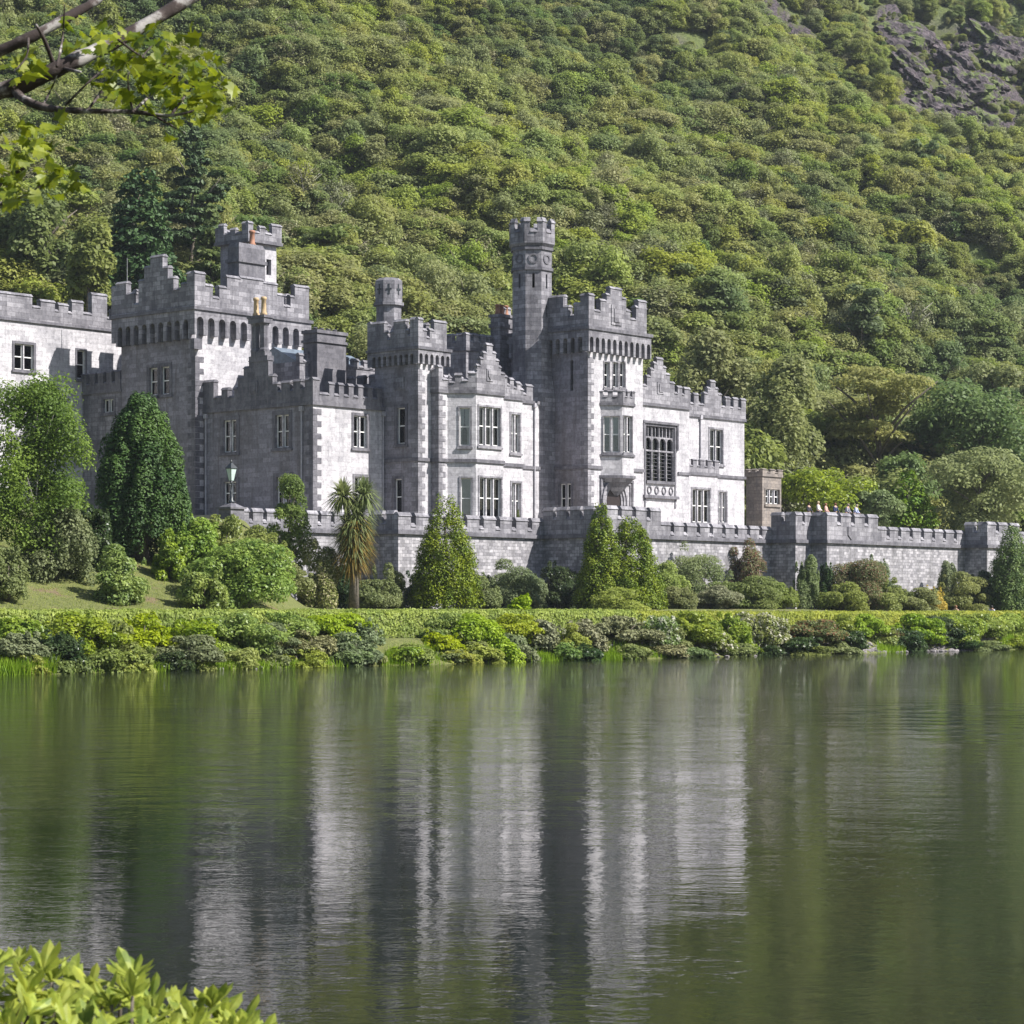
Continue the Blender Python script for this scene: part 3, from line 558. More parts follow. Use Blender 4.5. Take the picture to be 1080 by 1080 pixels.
for x in (267.3, 275.3): pot(FD.pos(FD.s(x), zt(333), -0.27), zt(313) - zt(333), 0.24, M['buff'], ch)

# inner range behind the west block: slate roof, broad stack, battlements
bL = 10.6; poly = rect(a_on(316, bL), a_on(402, bL), bL, bL + 6); fL_ = faces_of(poly); zl = fL_[0].z(380, 388)
lb = block('inner_block', poly, 16, zl, 'mid', False, fL_)
mb = MB(); FL = Face((poly[0][0], bL - 0.08), (poly[1][0], bL - 0.08)); parapet(mb, FL, cols_px(FL, [(316, 320, 372), (320, 325, 381), (325, 331, 371), (331, 364, 386), (364, 368, 376), (368, 373, 386), (373, 379, 378), (379, 384, 388), (384, 390, 380), (390, 394, 390), (394, 402, 383)]), zl - 0.1, 0, th=0.4); bc(mb, 'parapet', M['mid'], lb)
mb = MB(); (A0, B0_), (A1, B1_) = (poly[0][0] + 0.2, bL + 0.4), (poly[1][0] - 0.2, bL + 5.8); zr = FL.z(380, 370)
mb.prism([(A0, B0_, zl), (A0, B1_, zl), (A0, (B0_ + B1_) / 2, zr)], [(A1, B0_, zl), (A1, B1_, zl), (A1, (B0_ + B1_) / 2, zr)]); bc(mb, 'roof', M['slate'], lb)
b0 = bL - 0.9; cf = Face((a_on(334.5, b0), b0), (a_on(365, b0), b0)); mb = MB(); pl = rect(cf.p[0], cf.q[0], b0, b0 + 1.5); z1 = cf.z(350, 352)
mb.box(cf.p[0], cf.q[0], b0, b0 + 1.5, 16, z1); ring(mb, pl, 0.002, 0.13, z1 - 0.75, z1 - 0.55); ring(mb, pl, -0.1, 0.12, z1 - 0.05, z1 + 0.2)
ch = bc(mb, 'chimney', M['dark'])
for k in range(4): pot((cf.p[0] + 0.5 + k * (cf.L - 1) / 3, b0 + 0.75, z1), 0.45, 0.2, M['dark'], ch)

# ---- great west tower
aB, bB = -26.42, 17.19; poly = rect(aB, -15.18, bB, 25.94); fW = faces_of(poly); fl, fr_, fb, fd = fW
window(fd, 157.5, 166.5, 388, 417, 1, 2, trim=0.28, curtain=0.3, side='drape'); window(fd, 170, 179, 386.5, 416, 1, 2, trim=0.28, curtain=0.3, side='drape')
wt = block('tower', poly, ZG - 1, 25.5, 'ashlar', False, fW); ov = 0.55; ZW = 25.84
mb = MB(); arch_band(mb, fl, -ov, fl.L + ov, 23.7, ZW - 0.25, ov, 11); arch_band(mb, fd, 0, fd.L, 23.4, ZW - 0.25, ov, 9); arch_band(mb, fr_, 0, fr_.L, 23.7, ZW - 0.25, ov, 9); arch_band(mb, fb, -ov, fb.L + ov, 23.7, ZW - 0.25, ov, 11)
bc(mb, 'corbel_table', M['mid'], wt)
mb = MB(); ring(mb, poly, -0.3, ov + 0.13, ZW - 0.25, ZW); fl.fbox(mb, -0.5, 0.3, 22.6, 23.4, 0.01, 0.45); bc(mb, 'cornice', M['dark'], wt)
mb = MB(); mb.poly([p + (ZW + 0.005,) for p in offset(poly, -0.05)]); bc(mb, 'roof', M['lead'], wt)
mb = MB(); zb = ZW; q = offset(poly, ov); FL, FR2, FB2, FD = faces_of(q)
parapet(mb, FL, cols_px(FL, [(200, 216.6, 285.5), (216.6, 224.5, 299), (224.5, 231.5, 312), (231.5, 239.5, 301), (239.5, 254, 290.5), (254, 278, 292), (278, 292.5, 297), (292.5, 299.5, 309), (299.5, 306.5, 321), (306.5, 311, 311), (311, 326, 300.5)]), zb, 0, lo=0, hi=FL.L)
parapet(mb, FD, cols_px(FD, [(112, 133, 297.5), (133, 141, 308), (141, 146, 319), (146, 152, 294), (152, 158.5, 280), (158.5, 171.5, 268.5), (171.5, 177, 280), (177, 183, 291), (183, 191, 303), (191, 197, 297), (197, 207, 285.5)]), zb, 0, lo=0.5, hi=FD.L - 0.5)
parapet(mb, FR2, cols_reg(0.5, FR2.L - 0.5, 5, 26.9, 28.2), zb, 0); parapet(mb, FB2, cols_reg(0, FB2.L, 6, 26.9, 28.2), zb, 0)
bc(mb, 'parapet', M['mid'], wt)
mb = MB(); quoins(mb, fl, fd, ZG, 22.5, long=0.85); bc(mb, 'quoin', M['dark'], wt)
# chimney stack rising from that tower's parapet
b0 = bB - ov + 0.55; cf = Face((a_on(252, b0), b0), (a_on(279.5, b0), b0)); pl = rect(cf.p[0], cf.q[0], b0, b0 + 1.3); mb = MB(); z1 = cf.z(266, 262)
mb.box(cf.p[0], cf.q[0], b0, b0 + 1.3, ZW, z1); ring(mb, pl, 0.002, 0.14, cf.z(266, 278), cf.z(266, 274.5)); mb.prism([p + (z1,) for p in pl], [p + (z1 + 0.35,) for p in offset(pl, -0.12)])
ch = bc(mb, 'chimney', M['dark']); pot((cf.p[0] + cf.L * 0.72, b0 + 0.65, z1 + 0.3), 1.25, 0.26, M['terracotta'], ch)
# stair turret on its roof
b0 = bB + 3.4; ac = a_on(262, b0); a1 = a_on(291.5, b0); f0 = Face((ac, b0), (a1, b0)); bd = 0
k = (232.5 - CX) / F; bd = (k * (O[1] + ac * U[1]) - O[0] - ac * U[0]) / (V[0] - k * V[1]); poly = rect(ac, a1, b0, bd); fS = faces_of(poly)
fS[0].holes.append((fS[0].s(281), fS[0].s(286), fS[0].z(283, 290), fS[0].z(283, 273.5))); zs = fS[0].z(262, 252)
st = block('turret', poly, ZW, zs, 'ashlar', True, fS); ov = 0.3
mb = MB(); ring(mb, poly, -0.3, ov + 0.08, zs - 0.25, zs); bc(mb, 'cornice', M['dark'], st)
mb = MB(); q = offset(poly, ov); FL, FR2, FB2, FD = faces_of(q)
parapet(mb, FL, cols_px(FL, [(258, 267, 232.5), (267, 274, 243), (274, 280, 238), (280, 287, 245), (287, 300, 236.5)]), zs, 0, th=0.35, lo=0, hi=FL.L); parapet(mb, FD, cols_px(FD, [(220, 236, 236.5), (236, 242.5, 245), (242.5, 248, 240), (248, 255, 244), (255, 266, 232.5)]), zs, 0, th=0.35, lo=0.36, hi=FD.L - 0.36)
parapet(mb, FR2, cols_reg(0.36, FR2.L - 0.36, 3, zs + 0.7, zs + 1.2), zs, 0, th=0.35); parapet(mb, FB2, cols_reg(0, FB2.L, 4, zs + 0.7, zs + 1.2), zs, 0, th=0.35)
bc(mb, 'parapet', M['mid'], st)
mb = MB(); mb.tube([(aB + 0.3, 25.6, ZW), (aB + 0.3, 25.6, ZW + 4.6)], [0.05, 0.035], 6); bc(mb, 'aerial', M['lead'], wt)

# ---- low link and far west range
bA = 30.77; poly = rect(aB - 0.004, aB + 6, 25.98, bA); fC = faces_of(poly); fd = fC[3]
window(fd, 109, 120, 421, 435, 2, 1, trim=0.2); zc = fd.z(108, 413)
lk = block('link_block', poly, ZG - 1, zc, 'mid', True, fC); mb = MB(); ring(mb, poly, 0.002, 0.12, zc - 0.15, zc + 0.05); bc(mb, 'string_course', M['dark'], lk)
mb = MB(); q = offset(poly, 0.08); FD = faces_of(q)[3]; parapet(mb, FD, cols_reg(0, FD.L - 0.1, 5, FD.z(108, 403), FD.z(108, 392), 0.6), zc + 0.05, 0, th=0.35, cop=0.15); bc(mb, 'parapet', M['dark'], lk)
poly = rect(-62, aB + 14, bA, bA + 9); fA = faces_of(poly); f = fA[0]
window(f, 15, 35.5, 363, 390, 2, 2, trim=0.2, curtain=0.3); window(f, 81, 90, 369.5, 399.5, 1, 2, trim=0.15)
for k in range(5): window(f, -230 + k * 46, -210 + k * 46, 340 + k * 4, 372 + k * 4, 2, 2, trim=0.2)
za = f.z(60, 342); wa = block('wing', poly, ZG - 1, za, 'ashlar', True, fA); mb = MB(); ring(mb, poly, 0.002, 0.16, za - 0.12, za + 0.1); bc(mb, 'cornice', M['dark'], wa)
mb = MB(); FL = Face((poly[0][0], bA - 0.1), (poly[1][0], bA - 0.1)); zt = lambda x, y: FL.z(x, y)
cl = cols_px(FL, [(11, 34, 309), (34, 43, 322), (43, 58, 316), (58, 62, 326), (62, 72, 319.5), (72, 76, 328), (76, 88, 316.5), (88, 97, 329), (97, 113, 309), (113, 119, 334), (119, 127, 326), (127, 140, 335)])
parapet(mb, FL, cols_reg(0, FL.s(11), 9, zt(0, 320), zt(0, 311))[:-1] + cl, za + 0.1, 0, th=0.5); bc(mb, 'parapet', M['mid'], wa)

# ---- hall wing east of the great tower, with the traceried window
bI = 0.5; aI1 = a_on(727, bI); poly = rect(7.19, aI1, bI, 9); fI = faces_of(poly); f = fI[0]
t0, t1 = f.s(680.8), f.s(711.2); z1, z0 = f.z(696, 450), f.z(696, 507.5); f.holes.append((t0, t1, z0, z1))
mb = MB(); tr_ = 0.2
f.fbox(mb, t0 - tr_, t0, z0 - 2.2, z1 + tr_, 0.003, 0.06); f.fbox(mb, t1, t1 + tr_, z0 - 2.2, z1 + tr_, 0.003, 0.06); f.fbox(mb, t0, t1, z1, z1 + tr_, 0.003, 0.06)
f.fbox(mb, t0 - 0.45, t1 + 0.45, z1 + tr_, z1 + tr_ + 0.2, 0.003, 0.2); f.fbox(mb, t0 - 0.45, t0 - 0.25, z1 - 1.9, z1 + tr_, 0.003, 0.16); f.fbox(mb, t1 + 0.25, t1 + 0.45, z1 - 1.9, z1 + tr_, 0.003, 0.16)
zs_ = f.z(696, 524); f.fbox(mb, t0 - 0.4, t1 + 0.4, zs_ - 0.15, zs_ + 0.1, 0.003, 0.25); f.fbox(mb, t0, t1, z0 - 0.25, z0, -0.3, 0.18)
for k in range(4):                                                    # blind panel under the sill
    c = t0 + (k + 0.5) * (t1 - t0) / 4; zc_ = (z0 - 0.25 + zs_) / 2
    for q in range(8): a_, b_ = R(45 * q), R(45 * q + 45); g = lambda a, r: (c + r * math.cos(a), zc_ + r * 1.2 * math.sin(a)); mb.hexa([f.pos(*g(a_, .2), .003), f.pos(*g(b_, .2), .003), f.pos(*g(b_, .2), .07), f.pos(*g(a_, .2), .07), f.pos(*g(a_, .3), .003), f.pos(*g(b_, .3), .003), f.pos(*g(b_, .3), .07), f.pos(*g(a_, .3), .07)])
wl = (t1 - t0) / 4; zsp = f.z(696, 469); ztr = f.z(696, 476); ztop = f.z(696, 461)
for k in range(5): c = min(max(t0 + k * wl, t0 + 0.05), t1 - 0.05); f.fbox(mb, c - 0.055, c + 0.055, z0, z1, -0.3, -0.08, 1)
f.fbox(mb, t0, t1, ztr - 0.07, ztr + 0.07, -0.3, -0.06, 1)
for k in range(4):
    c = t0 + (k + 0.5) * wl; r = wl / 2 - 0.05; pts = [(c - r, ztop), (c - r, zsp)] + [(c - r * math.cos(math.pi * q / 8), zsp + (ztop - zsp - 0.1) * math.sin(math.pi * q / 8) ** 0.8) for q in range(1, 8)] + [(c + r, zsp), (c + r, ztop)]
    f.outline(mb, pts, -0.28, -0.1, 1); f.fbox(mb, c - 0.04, c + 0.04, ztop, z1, -0.28, -0.1, 1)
    for q in range(1, 8): zz = z0 + (ztr - z0) * q / 8; f.fbox(mb, c - wl / 2, c + wl / 2, zz - 0.015, zz + 0.015, -0.25, -0.2, 0)
gw = bc(mb, 'window', [M['dark'], M['mid']]); mb = MB(); f.fbox(mb, t0, t1, z0, z1, -0.33, -0.32); bc(mb, 'pane', M['glass'], gw)
ib = block('wing', poly, ZG, 19.75, 'ashlar', True, fI); mb = MB(); ring(mb, poly, 0.003, 0.15, 19.63, 19.88); bc(mb, 'cornice', M['dark'], ib); mb = MB(); zS = f.z(720, 499.5)
f.fbox(mb, 0, t0 - 0.45, zS - 0.12, zS + 0.12, 0.003, 0.13); f.fbox(mb, t1 + 0.45, f.L, zS - 0.12, zS + 0.12, 0.003, 0.13); bc(mb, 'string_course', M['dark'], ib)
mb = MB(); FL = Face((7.19, bI - 0.1), (aI1 + 0.1, bI - 0.1))
parapet(mb, FL, cols_px(FL, [(678, 682.5, 404.5), (682.5, 686.5, 395), (686.5, 690, 387.5), (690, 693, 381), (693, 699.5, 376.5), (699.5, 702.5, 385.5), (702.5, 706.5, 393), (706.5, 711.5, 402), (711.5, 715, 413), (715, 719.5, 406.5), (719.5, 722, 414.5), (722, 728, 408)]), 19.88, 0, th=0.4, lo=0)
parapet(mb, Face((aI1 + 0.1, bI - 0.1), (aI1 + 0.1, 9)), cols_reg(0.42, 9, 8, 20.6, 21.2), 19.88, 0, th=0.4)
FL.fbox(mb, FL.s(693), FL.s(700), FL.z(696, 415.5), FL.z(696, 403), 0.002, 0.06); FL.fbox(mb, FL.s(694.7), FL.s(698.6), FL.z(696, 413.5), FL.z(696, 405), 0.06, 0.12); bc(mb, 'parapet', M['mid'], ib)

# ---- east end block
bJ = 2.0; aJ0, aJ1 = aI1 + 0.003, a_on(785, bJ); poly = rect(aJ0, aJ1, bJ, 10); fJ = faces_of(poly); f = fJ[0]
window(f, 748.5, 762, 453, 489, 2, 2, curtain=0.4, side='drape', mat='mid'); window(f, 758, 766, 519, 551, 2, 2, curtain=0.9, mat='mid')
eb = block('wing', poly, ZG, 19.45, 'ashlar', True, fJ); mb = MB(); ring(mb, poly, 0.003, 0.15, 19.3, 19.55); zS = f.z(775, 503.5); ring(mb, poly, 0.003, 0.13, zS - 0.12, zS + 0.12); bc(mb, 'string_course', M['dark'], eb)
mb = MB(); FL = Face((aJ0 + 0.2, bJ - 0.1), (aJ1 + 0.1, bJ - 0.1)); zh, zl_ = FL.z(760, 417), FL.z(760, 427)
cl = [c for c in cols_reg(0, FL.L, 9, zl_, zh, 0.58)]; gb = cols_px(FL, [(743, 746.5, 413), (746.5, 749.5, 407.5), (749.5, 754.5, 400.5), (754.5, 757.5, 408), (757.5, 761, 414)])
cl = [c for c in cl if c[1] < gb[0][0] or c[0] > gb[-1][1]] + gb; cl.sort(); full = []
for c in cl:
    if full and c[0] - full[-1][1] > 0.02: full.append((full[-1][1], c[0], zl_))
    full.append(c)
parapet(mb, FL, full, 19.55, 0, th=0.4); parapet(mb, Face((aJ1 + 0.1, bJ - 0.1), (aJ1 + 0.1, 10)), cols_reg(0.42, 8, 7, zl_, zh), 19.55, 0, th=0.4); bc(mb, 'parapet', M['mid'], eb)
pipe(f, 738, f.z(738, 483), 19.2, eb)
bG = 0.9; poly = rect(aJ0 + 0.004, a_on(757, bG), bG, bJ - 0.004); fg = faces_of(poly); f = fg[0]; window(f, 730, 748.5, 516, 551, 3, 2, curtain=0.9, mat='mid'); zt = f.z(740, 500)
gb_ = block('bay', poly, ZG, zt, 'ashlar', True, fg); mb = MB(); ring(mb, poly, 0.003, 0.12, zt - 0.12, zt + 0.1); bc(mb, 'string_course', M['dark'], gb_)
mb = MB(); q = offset(poly, 0.08); parapet(mb, Face(q[0], q[1]), cols_reg(0, Face(q[0], q[1]).L, 5, f.z(742, 491), f.z(742, 484.5), 0.55), zt + 0.1, 0, th=0.25, cop=0.12); bc(mb, 'parapet', M['mid'], gb_)

# ---- small brown stone lodge beyond the east end
kb = (25.69, 1.0); lodge = thing('stone_lodge', W(*kb) + (9.4,), ROT, 'small flat-roofed brown stone building past the right end of the castle', 'building')
KB = (kb[0], kb[1], 9.4)
def bk(mb, name, mats, parent=lodge, smooth=False): return mb.build(name, mats, parent, smooth=smooth, off=KB)
ak1 = a_on(824, 1.0); poly = rect(kb[0], ak1, 1.0, 2.75); fK = faces_of(poly); f = fK[0]; zk = f.z(804, 501)
window(f, 807, 822, 516, 531.5, 3, 2, trim=0.08, mat='brown', parent=lodge, bcf=bk); block('wall', poly, ZG, zk, 'brown', True, fK, lodge, bk)
mb = MB(); q = offset(poly, 0.1); ring(mb, poly, 0.003, 0.12, zk - 0.1, zk + 0.1)
for F_ in faces_of(q): parapet(mb, F_, cols_reg(0.01, F_.L - 0.01, 3, zk + 0.35, zk + 0.6), zk + 0.1, 0, th=0.25, cop=0.1)
bk(mb, 'parapet', M['brown'])

# ------------------------------------------------------------------ terrace wall along the lake
ZT = 9.3; ZCW = 8.3
bW3 = -8.0; a1_ = a_on(640, bW3); a2_ = a_on(813, bW3)
def b_on(x, a):
    k = (x - CX) / F
    return (k * (O[1] + a * U[1]) - O[0] - a * U[0]) / (V[0] - k * V[1])
bW4 = b_on(839, a2_); a3_ = a_on(855.5, bW4); bW5 = b_on(872, a3_); a4_ = a_on(1017, bW5); bW6 = b_on(1041, a4_); a5_ = a_on(1180, bW6)
bW2 = b_on(573, a1_); a0_ = a_on(420, bW2); bW1 = b_on(390, a0_); am_ = a_on(252, bW1)
# front line from left to right
line = [(am_, bW1), (a0_, bW1), (a0_, bW2), (a1_, bW2), (a1_, bW3), (a2_, bW3), (a2_, bW4), (a3_, bW4), (a3_, bW5), (a4_, bW5), (a4_, bW6), (a5_, bW6)]
TB = (a0_, bW2, 2.0)
tw_ = thing('terrace_wall', W(a0_, bW2) + (2.0,), ROT, 'long grey battlemented retaining wall stepping along the terrace below the castle', 'wall')
def bt(mb, name, mats, parent=tw_, smooth=False): return mb.build(name, mats, parent, smooth=smooth, off=TB)
tp = line + [(a5_, bW6 + 1.2), (a4_ + 1.2, bW6 + 1.2), (a4_ + 1.2, bW5 + 1.2), (a3_ + 1.2, bW5 + 1.2), (a3_ + 1.2, bW4 + 1.2), (a2_ + 1.2, bW4 + 1.2), (a2_ + 1.2, bW3 + 1.2), (a1_ + 1.2, bW3 + 1.2), (a1_ + 1.2, bW2 + 1.2), (a0_ + 1.2, bW2 + 1.2), (a0_ + 1.2, bW1 + 1.2), (am_, bW1 + 1.2)]
fT = faces_of(tp); mb = MB()
for f in fT: f.wall(mb, 1.0, ZCW)
mb.poly([p + (ZCW,) for p in tp]); bt(mb, 'wall', M['rubble'])
mb = MB(); ring(mb, line, -0.05, 0.22, ZCW - 0.14, ZCW + 0.14, 0, False); bt(mb, 'cornice', M['dark'])
mb = MB(); oq = offset(tp, 0.08); zb = ZCW + 0.14; ZLO, ZHI = 9.55, 10.72
def wall_par(i, segs, lo=None, hi=None):
    f = Face(oq[i], oq[i + 1]); out = []
    for x0, x1, zhi, n in segs:
        t0 = f.s(x0) if x0 is not None else 0; t1 = f.s(x1) if x1 is not None else f.L
        out += cols_reg(t0, t1, n, zhi - 0.75, zhi, 0.72)
    parapet(mb, f, out, zb, 0, th=0.5, lo=lo, hi=hi, cop=0.28)
TH = 0.502
wall_par(0, [(None, None, 9.75, 10)], lo=0, hi=Face(oq[0], oq[1]).L); wall_par(1, [(None, None, 9.9, 2)], lo=0, hi=Face(oq[1], oq[2]).L - TH)
wall_par(2, [(None, None, 9.75, 9)], lo=0); wall_par(3, [(None, None, 10.6, 5)], hi=Face(oq[3], oq[4]).L - TH)
wall_par(4, [(None, 697, 10.6, 4), (697.1, None, ZLO, 9)], lo=0); wall_par(5, [(None, None, ZHI, 2)], hi=Face(oq[5], oq[6]).L - TH)
wall_par(6, [(None, None, ZHI, 2)], lo=0); wall_par(7, [(None, None, ZHI, 1)], hi=Face(oq[7], oq[8]).L - TH)
wall_par(8, [(None, 926, ZHI, 4), (926.1, None, 9.75, 8)], lo=0); wall_par(9, [(None, None, 10.5, 2)], hi=Face(oq[9], oq[10]).L - TH); wall_par(10, [(None, 1075, 10.5, 3), (1075.2, None, 9.75, 6)], lo=0)
f = Face(oq[8], oq[9]); c = f.s(897.5); f.outline(mb, [(c - .5, 9.6), (c + .5, 9.6), (c + .5, 8.9), (c, 8.5), (c - .5, 8.9)], 0.003, 0.08)
bt(mb, 'parapet', M['mid'])
# paving of the terrace behind the wall
mb = MB(); inner = [(a, b + 0.6) for a, b in line]; back = [(a5_, 14), (-18, 14), (am_, 16)]
tz = [(p[0] + 0.3 if i else p[0], p[1]) for i, p in enumerate(inner)] + back
mb.prism([p + (6.5,) for p in tz], [p + (ZT,) for p in tz])
tag(mb.build('terrace', plain('gravel_paving', (0.30, 0.28, 0.25), 0.95, var=0.3, scale=2.0), None, off=TB), kind='structure')
t_ = bpy.data.objects['terrace']; t_.location = W(a0_, bW2) + (2.0,); t_.rotation_euler = (0, 0, ROT)

# ------------------------------------------------------------------ lamp on its stone pedestal
aL = a_on(244, bW1 - 0.15); LB = (aL, bW1 - 0.15, 8.2); lx = W(aL, bW1 - 0.15); DL = lx[1]; zlm = lambda y: EYE + (YH - y) * DL / F
lamp = thing('street_lamp', lx + (8.2,), ROT, 'old black lamp post with a glazed lantern on a stone pedestal at the terrace edge', 'street lamp')
def bl(mb, name, mats, smooth=False, parent=lamp): return mb.build(name, mats, parent, smooth=smooth, off=LB)
mb = MB(); c = LB; s_ = 0.62
mb.box(c[0] - s_, c[0] + s_, c[1] - s_, c[1] + s_, 6.5, zlm(537)); ring(mb, rect(c[0] - s_, c[0] + s_, c[1] - s_, c[1] + s_), -0.3, 0.12, zlm(537), zlm(535)); q = rect(c[0] - s_, c[0] + s_, c[1] - s_, c[1] + s_)
mb.prism([p + (zlm(535),) for p in q], [p + (zlm(530),) for p in offset(q, -0.5)]); bl(mb, 'pedestal', M['dark'])
mb = MB(); z0 = zlm(531); h = zlm(507) - z0; mb.lathe((c[0], c[1], z0), [(0.24, 0), (0.24, 0.1 * h), (0.13, 0.16 * h), (0.15, 0.3 * h), (0.08, 0.36 * h), (0.12, 0.5 * h), (0.07, 0.55 * h), (0.055, 0.85 * h), (0.11, 0.88 * h), (0.05, 0.92 * h), (0.1, h)], 10); mb.box(c[0] - 0.35, c[0] + 0.35, c[1] - 0.03, c[1] + 0.03, z0 + .8 * h, z0 + .83 * h); bl(mb, 'post', M['iron'], True)
z0 = zlm(507); h = zlm(494) - z0; mb = MB()
for k in range(4):
    sx, sy = ((1, 1), (-1, 1), (-1, -1), (1, -1))[k]; ex, ey = ((1, 1), (-1, 1), (-1, -1), (1, -1))[(k + 1) % 4]
    mb.tube([(c[0] + sx * .13, c[1] + sy * .13, z0), (c[0] + sx * .27, c[1] + sy * .27, z0 + h)], [.02, .02], 5); mb.tube([(c[0] + sx * .27, c[1] + sy * .27, z0 + h), (c[0] + ex * .27, c[1] + ey * .27, z0 + h)], [.025, .025], 5)
q = rect(c[0] - .32, c[0] + .32, c[1] - .32, c[1] + .32); mb.prism([p + (z0 + h,) for p in q], [p + (z0 + 1.45 * h,) for p in offset(q, -0.26)]); mb.lathe((c[0], c[1], z0 + 1.45 * h), [(.07, 0), (.09, .1), (.03, .2), (.02, .45)], 8); ln = bl(mb, 'lantern', M['iron'])
mb = MB(); mb.prism([(c[0] + x * .12, c[1] + y * .12, z0 + .01) for x, y in ((-1, -1), (1, -1), (1, 1), (-1, 1))], [(c[0] + x * .255, c[1] + y * .255, z0 + h - .03) for x, y in ((-1, -1), (1, -1), (1, 1), (-1, 1))]); bl(mb, 'pane', plain('lamp_glass', (0.45, 0.55, 0.52), 0.15, var=0.1), False, ln)

# ------------------------------------------------------------------ ground and water
def axis(segs):
    out = []
    for a, b, s in segs: out += list(np.arange(a, b, s))
    return np.array(out + [segs[-1][1]])
gx = axis([(-420, -60, 12), (-60, 70, 1.0), (70, 150, 3), (150, 520, 14)]); gy = axis([(40, 70, 3), (70, 235, 1.0), (235, 420, 2.5), (420, 560, 5), (560, 900, 20)])
GX, GY = np.meshgrid(gx, gy, indexing='xy'); GZ = ground(GX, GY)
ROCKS = [[(925, 40), (925, 8), (1000, 25), (1040, 30), (1085, 45), (1085, 165), (1045, 158), (992, 148), (940, 108)], [(690, 40), (720, 40), (770, 66), (740, 76), (705, 62)], [(770, -8), (812, 0), (885, 45), (868, 56), (800, 25)], [(470, -12), (520, 5), (560, 20), (470, 4)], [(372, -10), (430, -8), (440, 12), (395, 14)], [(1000, -20), (1085, -8), (1085, 10), (1010, -6)]]
GRASS = [[(985, -25), (1000, 22), (1085, 44), (1085, 12), (1010, -4)], [(880, -30), (905, -5), (930, 5), (925, 25), (950, 85), (905, 40)]]
def in_poly(px, py, P):
    ins = np.zeros(px.shape, bool); n = len(P)
    for i in range(n):
        (x1, y1), (x2, y2) = P[i], P[i - 1]
        c_ = ((y1 > py) != (y2 > py)) & (px < (x2 - x1) * (py - y1) / (y2 - y1 + 1e-9) + x1); ins ^= c_
    return ins
RW = []; GW = []
for src, dst in ((ROCKS, RW), (GRASS, GW)):
    for P in src:
        hits = [ray_hit(x, y, 200) for x, y in P]
        if all(hits): dst.append([(h[0], h[1]) for h in hits])
rock = np.zeros(GX.shape)
for P in RW: rock = np.maximum(rock, in_poly(GX, GY, P).astype(float))
GZ = GZ + rock * (1.3 * wob(GX, GY, 3.7) + 0.8 * wob(GX, GY, 1.9, 1.0))
nx, ny = len(gx), len(gy); me = bpy.data.meshes.new('ground'); vv = np.stack([GX, GY, GZ], -1).reshape(-1, 3)
ii = (np.arange(ny - 1)[:, None] * nx + np.arange(nx - 1)[None, :]).ravel(); fc = np.stack([ii, ii + 1, ii + nx + 1, ii + nx], 1)
me.vertices.add(len(vv)); me.vertices.foreach_set('co', vv.astype(np.float32).ravel()); me.loops.add(fc.size); me.loops.foreach_set('vertex_index', fc.astype(np.int32).ravel())
me.polygons.add(len(fc)); me.polygons.foreach_set('loop_start', (np.arange(len(fc)) * 4).astype(np.int32)); me.polygons.foreach_set('loop_total', np.full(len(fc), 4, np.int32)); me.polygons.foreach_set('use_smooth', [True] * len(fc))
at = me.attributes.new('rock', 'FLOAT', 'POINT'); at.data.foreach_set('value', rock.ravel().astype(np.float32))
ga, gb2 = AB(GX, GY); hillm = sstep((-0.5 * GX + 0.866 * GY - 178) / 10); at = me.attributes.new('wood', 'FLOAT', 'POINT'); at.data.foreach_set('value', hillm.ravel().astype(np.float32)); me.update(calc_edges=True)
m, t, p = new_mat('hillside_ground'); L = t.links.new
gm = node(t, 'ShaderNodeNewGeometry'); n1 = node(t, 'ShaderNodeTexNoise', Scale=0.35, Detail=8.0, Roughness=0.7); L(gm.outputs['Position'], n1.inputs['Vector'])
n2 = node(t, 'ShaderNodeTexNoise', Scale=2.2, Detail=8.0, Roughness=0.75); L(gm.outputs['Position'], n2.inputs['Vector'])
lawn = mix(t, (0.11, 0.135, 0.03), (0.19, 0.20, 0.055), ramp(t, n2.outputs[0], [(0.35, 0.0), (0.65, 1.0)])); lawn = mix(t, lawn, (0.20, 0.14, 0.085), ramp(t, n1.outputs[0], [(0.56, 0.0), (0.64, 0.9)]))
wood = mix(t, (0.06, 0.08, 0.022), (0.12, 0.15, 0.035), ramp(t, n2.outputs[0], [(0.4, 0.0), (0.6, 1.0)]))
rk = mix(t, (0.015, 0.012, 0.014), (0.13, 0.10, 0.115), ramp(t, n2.outputs[0], [(0.42, 0.0), (0.62, 1.0)])); rk = mix(t, rk, (0.07, 0.08, 0.022), ramp(t, n1.outputs[0], [(0.5, 0.0), (0.56, 0.9)]))
aw = node(t, 'ShaderNodeAttribute', attribute_name='wood'); ar = node(t, 'ShaderNodeAttribute', attribute_name='rock')
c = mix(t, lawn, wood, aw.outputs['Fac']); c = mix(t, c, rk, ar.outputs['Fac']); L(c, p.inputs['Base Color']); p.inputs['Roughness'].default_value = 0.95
b = node(t, 'ShaderNodeBump', Strength=0.8, Distance=0.5); L(n2.outputs[0], b.inputs['Height']); L(b.outputs[0], p.inputs['Normal'])
me.materials.append(m); tag(link('ground', me), kind='structure')

